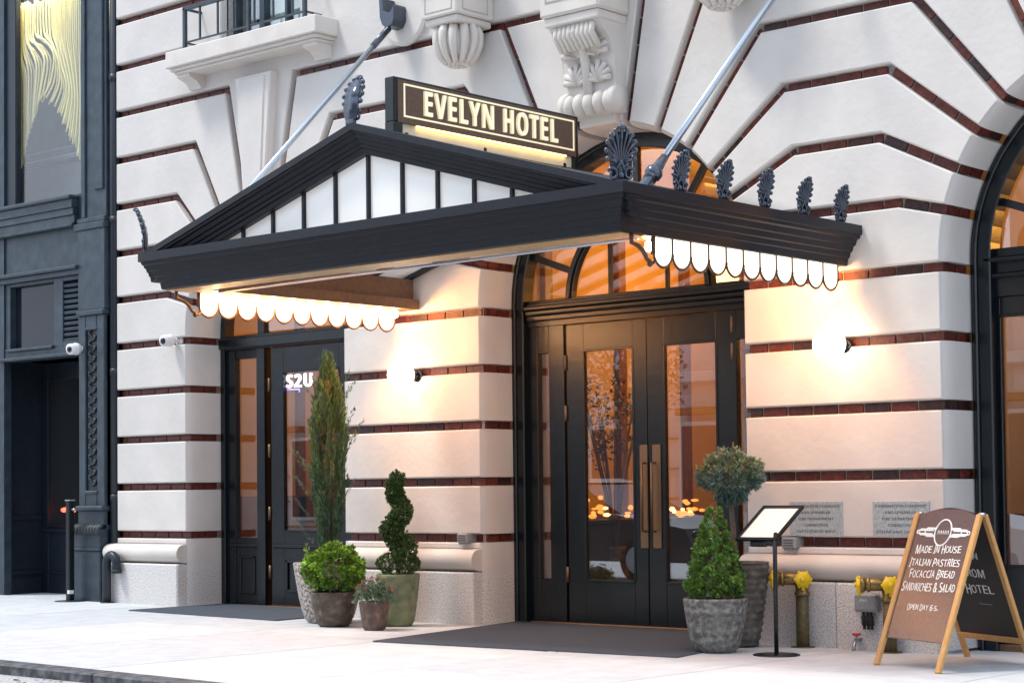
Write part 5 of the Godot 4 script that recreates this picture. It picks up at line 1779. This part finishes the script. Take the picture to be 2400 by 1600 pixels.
# ---------------------------------------------------------------- things on the pavement
func _street_things() -> void:
	# rope post
	var o := thing("rope_post", "slim black metal post on a round base plate before the shopfront pilaster", "post", Vector3(-5.985, gy(-6.0), 0.27))
	var s := S(true)
	s.set_smooth_group(-1)
	box(s, Vector3(-0.037, 0.012, -0.037), Vector3(0.037, 1.115, 0.037), 0.01)
	obj("shaft", s, M.black, o)
	s = S()
	box(s, Vector3(-0.042, 1.115, -0.042), Vector3(0.042, 1.13, 0.042), 0.004)
	obj("top_cap", s, M.grey_metal, o)
	s = S(true)
	lathe(s, [Vector2(0.17, 0.0), Vector2(0.17, 0.008), Vector2(0.06, 0.014), Vector2(0, 0.014)], 32)
	obj("base_plate", s, M.slate_dark, o)
	s = S(true)
	tube(s, [Vector3(0.035, 1.02, 0), Vector3(0.075, 1.02, 0.0)], 0.012, 8)
	ball(s, Vector3(0.08, 1.02, 0), Vector3.ONE * 0.02, 8)
	obj("hook", s, M.steel, o)
	s = S()
	box(s, Vector3(0.0, 0.085, 0.0365), Vector3(0.037, 0.125, 0.0385), 0.001)
	box(s, Vector3(0.0365, 0.085, -0.02), Vector3(0.0385, 0.125, 0.037), 0.001)
	obj("sticker", s, M.paper, o)
	# menu stand
	o = thing("menu_stand", "black floor stand with a tilted framed white menu sheet between the pots and the chalkboard", "menu stand", Vector3(3.795, gy(3.8), 0.90))
	s = S(true)
	lathe(s, [Vector2(0.175, 0.0), Vector2(0.175, 0.008), Vector2(0.16, 0.012), Vector2(0.03, 0.018), Vector2(0, 0.018)], 36)
	obj("base_plate", s, M.black, o)
	s = S(true)
	tube(s, [Vector3(0, 0.01, 0), Vector3(0, 0.83, 0), Vector3(-0.03, 0.9, -0.06)], 0.0165, 12)
	obj("pole", s, M.black, o)
	var up := Vector3(0, 0.245, -0.385).normalized()
	var B := Basis(Vector3(1, 0, 0), up, Vector3(1, 0, 0).cross(up))
	T = Transform3D(B, Vector3(-0.172, 0.852, -0.0))
	s = S()
	for b in [[-0.185, 0.185, 0.0, 0.026], [-0.185, 0.185, 0.434, 0.46], [-0.185, -0.159, 0.026, 0.434], [0.159, 0.185, 0.026, 0.434]]: bx(s, b[0], b[1], b[2], b[3], -0.014, 0.012, 0.004)
	bx(s, -0.18, 0.18, 0.005, 0.455, -0.016, -0.01, 0.001)
	obj("tray_frame", s, M.black, o)
	s = S()
	bx(s, -0.159, 0.159, 0.026, 0.434, -0.008, -0.002, 0.0)
	obj("sheet", s, M.paper, o)
	T = Transform3D()
	s = S()
	bx(s, -0.24, -0.1, 0.80, 0.845, -0.06, -0.02, 0.008)
	obj("light_rail", s, M.black, o)
	# folding chalkboard
	var FL := Vector3(4.761, gy(4.76), 1.074)
	var FR := Vector3(5.39, gy(5.39), 1.346)
	var BL := Vector3(4.939, gy(4.94), 0.145)
	var BR := BL + (FR - FL)
	BR.y = gy(5.5)
	var org := (FL + FR + BL + BR) / 4.0
	o = thing("chalkboard", "folding oak framed chalkboard with white lettering and an oval emblem, right edge of the pavement", "chalkboard", org)
	FL -= org; FR -= org; BL -= org; BR -= org
	var tl := (FL + BL) / 2.0 + Vector3(0, 1.055, 0)
	var tr := (FR + BR) / 2.0 + Vector3(0, 1.055, 0)
	var sd := (FR - FL).normalized()
	var nf := Vector3(-sd.z, 0, sd.x)          # towards the street
	for k in [[FL, tl, nf], [FR, tr, nf], [BL, tl, -nf], [BR, tr, -nf]]:
		s = S()
		var off: Vector3 = k[2] * 0.018
		beam(s, k[0] + off, k[1] + off, 0.05, 0.03, sd, 0.006)
		obj("leg", s, M.wood, o)
	for k in [[FL, FR, tl, nf, 1.0], [BL, BR, tl, -nf, -1.0]]:
		var yv: Vector3 = (k[2] - k[0]).normalized()
		var xv: Vector3 = sd * k[4]
		var st: Vector3 = k[0] if k[4] > 0 else k[1]
		var zv: Vector3 = xv.cross(yv)
		var wd: float = FL.distance_to(FR)
		var ln: float = k[0].distance_to(k[2])
		var base: Transform3D = Transform3D(Basis(xv, yv, zv), st)
		var pl := PackedVector2Array([Vector2(0.02, 0.205), Vector2(wd - 0.02, 0.205)])
		for i in 13:
			var t := i / 12.0
			pl.append(Vector2(lerpf(wd - 0.02, 0.02, t), ln - 0.02 + 0.06 * sin(PI * t)))
		T = base
		s = S()
		prism(s, pl, 0.008, 0.018, 0.002, true)
		T = Transform3D()
		var bd := obj("writing_panel", s, M.board if k[4] > 0 else M.board_dark, o)
		T = base
		s = S()
		bx(s, 0.0, wd, 0.16 if k[4] < 0 else 0.10, 0.205 if k[4] < 0 else 0.125, -0.005, 0.025, 0.004)
		T = Transform3D()
		if k[4] < 0: obj("cross_rail", s, M.wood, o)
		if k[4] > 0:
			var row := [["MADE IN HOUSE", 0.76, 0.055, 0.50], ["ITALIAN PASTRIES", 0.675, 0.055, 0.55], ["FOCACCIA BREAD", 0.60, 0.055, 0.50], ["SANDWICHES & SALAD", 0.515, 0.06, 0.58], ["OPEN DAY 6-5.", 0.385, 0.038, 0.34]]
			for r in row:
				chalk(r[0], r[2], bd, base * Transform3D(Basis(Vector3(0, 0, 1), 0.02), Vector3(wd / 2 - 0.005, ln * r[1], 0.0185)), r[3])
			s = S(true)
			T = base * Transform3D(Basis.IDENTITY, Vector3(wd / 2, ln * 0.87, 0.019))
			var el := []
			for i in 33: el.append(Vector3(0.088 * cos(TAU * i / 32), 0.098 * sin(TAU * i / 32), 0))
			tube(s, el, 0.0055, 5)
			for sx in [-1, 1]:
				for w in [[0.09, 0.20, 0.032], [0.09, 0.265, 0.022], [0.11, 0.29, 0.012]]:
					var q := []
					for i in 13:
						var a := -PI / 2 + PI * i / 12.0
						q.append(Vector3(sx * (w[1] - w[2] + w[2] * cos(a)), w[2] * sin(a), 0))
					q.push_front(Vector3(sx * w[0], -w[2], 0)); q.append(Vector3(sx * w[0], w[2], 0))
					tube(s, q, 0.0055, 5)
			for i in 5: tube(s, [Vector3(-0.06 + 0.026 * i, -0.012, 0), Vector3(-0.05 + 0.026 * i, 0.014, 0), Vector3(-0.04 + 0.026 * i, -0.012, 0)], 0.004, 4)
			T = Transform3D()
			obj("emblem", s, M.chalk, bd)
		else:
			# writing seen on the inside of the rear panel
			var ins: Transform3D = base * Transform3D(Basis(Vector3.UP, PI), Vector3(wd / 2, 0, 0.0075))
			for r in [["OPEN", 0.72, 0.055, 0.22, 0.03], ["FROM", 0.60, 0.065, 0.26, 0.03], ["HOTEL", 0.49, 0.065, 0.3, 0.05]]:
				chalk(r[0], r[2], bd, ins * Transform3D(Basis.IDENTITY, Vector3(r[4], ln * r[1], 0)), r[3])
			s = S(true)
			T = ins
			tube(s, [Vector3(0.14, ln * 0.39, 0), Vector3(0.0, ln * 0.39, 0), Vector3(0.03, ln * 0.405, 0)], 0.004, 4)
			T = Transform3D()
			obj("arrow", s, M.grey_metal, bd)
	s = S(true)
	for k in [tl, tr]: tube(s, [k - sd * 0.03, k + sd * 0.03], 0.012, 8)
	obj("hinge_pin", s, M.steel, o)

# ---------------------------------------------------------------- rooms behind the glass
func _interior() -> void:
	var h := thing("hotel_interior", "warm lit lobby with timber shelves and lamps seen through the door panes", "room")
	var s := S()
	bx(s, -5.3, 9.3, -0.3, 0.005, -4.3, -0.56, 0.0)
	obj("floor", s, M.floor_dark, h)
	s = S()
	bx(s, -5.3, 9.3, 0.0, 4.7, -4.4, -4.2, 0.0)
	bx(s, -5.4, -5.2, 0.0, 4.7, -4.3, -0.56, 0.0)
	bx(s, 9.2, 9.4, 0.0, 4.7, -4.3, -0.56, 0.0)
	for x in [-0.95, 3.8]: bx(s, x - 0.75, x + 0.75, 0.0, 4.7, -4.2, -0.56, 0.0)
	obj("wall", s, M.wall_warm, h)
	s = S()
	bx(s, -5.3, 9.3, 4.6, 4.8, -4.3, -0.56, 0.0)
	obj("ceiling", s, M.cream, h)
	s = S()
	for x in [-4.1, -2.1, 0.1, 2.4, 4.9, 6.5]:
		for z in [-4.18]: bx(s, x, x + 0.09, 0, 4.6, z, z + 0.12, 0.005)
	for y in [0.9, 1.5, 2.1, 2.7]: bx(s, 0.2, 2.4, y, y + 0.04, -4.18, -3.9, 0.004)
	obj("shelf", s, M.timber, h)
	s = S()
	for i in 26:
		var x := rng.randf_range(0.25, 2.3)
		var y: float = [0.94, 1.54, 2.14][i % 3]
		var hh := rng.randf_range(0.12, 0.35)
		bx(s, x, x + rng.randf_range(0.05, 0.16), y, y + hh, -4.1, -3.95, 0.01)
	obj("ornament", s, M.curtain, h)
	var k := 0
	for p in [[Vector3(0.9, 3.3, -2.6), 0.16], [Vector3(2.0, 3.3, -2.6), 0.16], [Vector3(-3.1, 3.2, -2.3), 0.15], [Vector3(6.0, 3.3, -2.4), 0.16]]:
		var o := thing("pendant_lamp", ["glowing amber pendant lamp in the lobby, left of two", "glowing amber pendant lamp in the lobby, right of two", "glowing amber pendant lamp behind the narrow left door", "glowing amber pendant lamp behind the right arched window"][k], "lamp", p[0])
		s = S(true)
		ball(s, Vector3.ZERO, Vector3(p[1], p[1] * 0.8, p[1]), 16)
		obj("lamp_shade", s, M.lamp_shade, o)
		s = S(true)
		tube(s, [Vector3(0, p[1] * 0.7, 0), Vector3(0, 4.6 - p[0].y, 0)], 0.012, 6)
		obj("cord", s, M.black, o)
		omni(p[0], 0.75, Color(1.0, 0.68, 0.28), 0.12)
		k += 1
	# sideboard with glows added for mirrored light spots, and a tall vase of branches
	s = S()
	for x in [[-0.2, -0.16], [4.55, 4.59]]: bx(s, x[0], x[1], 0.0, 1.0, -4.2, -0.57, 0.004)
	for z in [-1.15, -2.3, -3.4]:
		bx(s, -0.2, -0.13, 0.0, 4.6, z - 0.06, z + 0.06, 0.006)
		bx(s, 4.55, 4.61, 0.0, 4.6, z - 0.06, z + 0.06, 0.006)
	bx(s, -5.2, -5.14, 0.0, 1.2, -4.2, -0.57, 0.004)
	bx(s, -5.2, -5.14, 0.0, 4.6, -2.5, -2.38, 0.006)
	obj("wainscot", s, M.timber, h)
	var o := thing("sideboard", "dark timber sideboard with added glows standing in for orange and red light spots in the double door panes", "sideboard", Vector3(0.0, 0, -2.3))
	s = S()
	bx(s, -0.15, 0.24, 0.90, 0.94, -1.2, 1.1, 0.006)
	bx(s, -0.14, 0.22, 0, 0.90, -1.15, 1.05, 0.006)
	obj("counter", s, M.board_dark, o)
	s = S()
	bx(s, 0.215, 0.226, 0.915, 0.93, -1.15, 1.0, 0.002)
	obj("tail_light_streak", s, M.tail_red, o)  # stands in for a red tail light streak in the door glass
	for i in 46:
		s = S(true)
		var q := Vector3(rng.randf_range(-0.05, 0.2), 0.96 + absf(rng.randfn(0.0, 0.07)), [-0.75, 0.0, 0.7][i % 3] + rng.randfn(0.0, 0.13))
		ball(s, q, Vector3(rng.randf_range(0.012, 0.04), rng.randf_range(0.012, 0.03), rng.randf_range(0.015, 0.06)), 8)
		obj("ornament", s, M.amber_spots if i % 4 else M.lamp_shade, o)  # glowing lumps added as blurred orange light spots in the glass
	o = thing("branch_vase", "tall vase of fine branches standing inside the double doors", "vase", Vector3(0.2, 0.0, -1.7))
	s = S(true)
	lathe(s, [Vector2(0, 0), Vector2(0.12, 0), Vector2(0.17, 0.3), Vector2(0.1, 0.62), Vector2(0.12, 0.68), Vector2(0.08, 0.66)], 20)
	obj("vase", s, M.pot_brown, o)
	s = S(true)
	var lf := S()
	for i in 16:
		var a := rng.randf() * TAU
		var e := Vector3(cos(a) * rng.randf_range(0.1, 0.45), rng.randf_range(1.7, 2.5), sin(a) * rng.randf_range(0.1, 0.4))
		var m := Vector3(e.x * 0.25, 1.2, e.z * 0.25)
		tube(s, [Vector3(0, 0.5, 0), m, e], 0.012, 5, 0.004)
		for j in 16: tuft(lf, m.lerp(e, rng.randf_range(0.4, 1.05)) + rdir() * 0.09, rdir(), 4, 0.05, 0.02, 0.9, Color(0.07, 0.06, 0.05), 0.4)
	obj("branch", s, M.bark, o)
	obj("leaf", lf, M.leaf, o, "stuff")
	o = thing("indoor_plant", "leafy plant standing behind the narrow left door pane", "plant", Vector3(-3.0, 0.0, -1.5))
	s = S(true)
	lathe(s, [Vector2(0, 0), Vector2(0.16, 0), Vector2(0.2, 0.35), Vector2(0, 0.35)], 18)
	obj("pot", s, M.pot_brown, o)
	lf = S()
	for i in 240: tuft(lf, Vector3(rng.randfn(0, 0.2), rng.randf_range(1.2, 2.3), rng.randfn(0, 0.15)), rdir(), 4, 0.12, 0.035, 0.8, Color(0.05, 0.07, 0.03), 0.3)
	obj("foliage", lf, M.leaf, o, "stuff")
	s = S(true)
	tube(s, [Vector3(0, 0.3, 0), Vector3(0, 2.0, 0)], 0.02, 6)
	obj("trunk", s, M.bark, o)
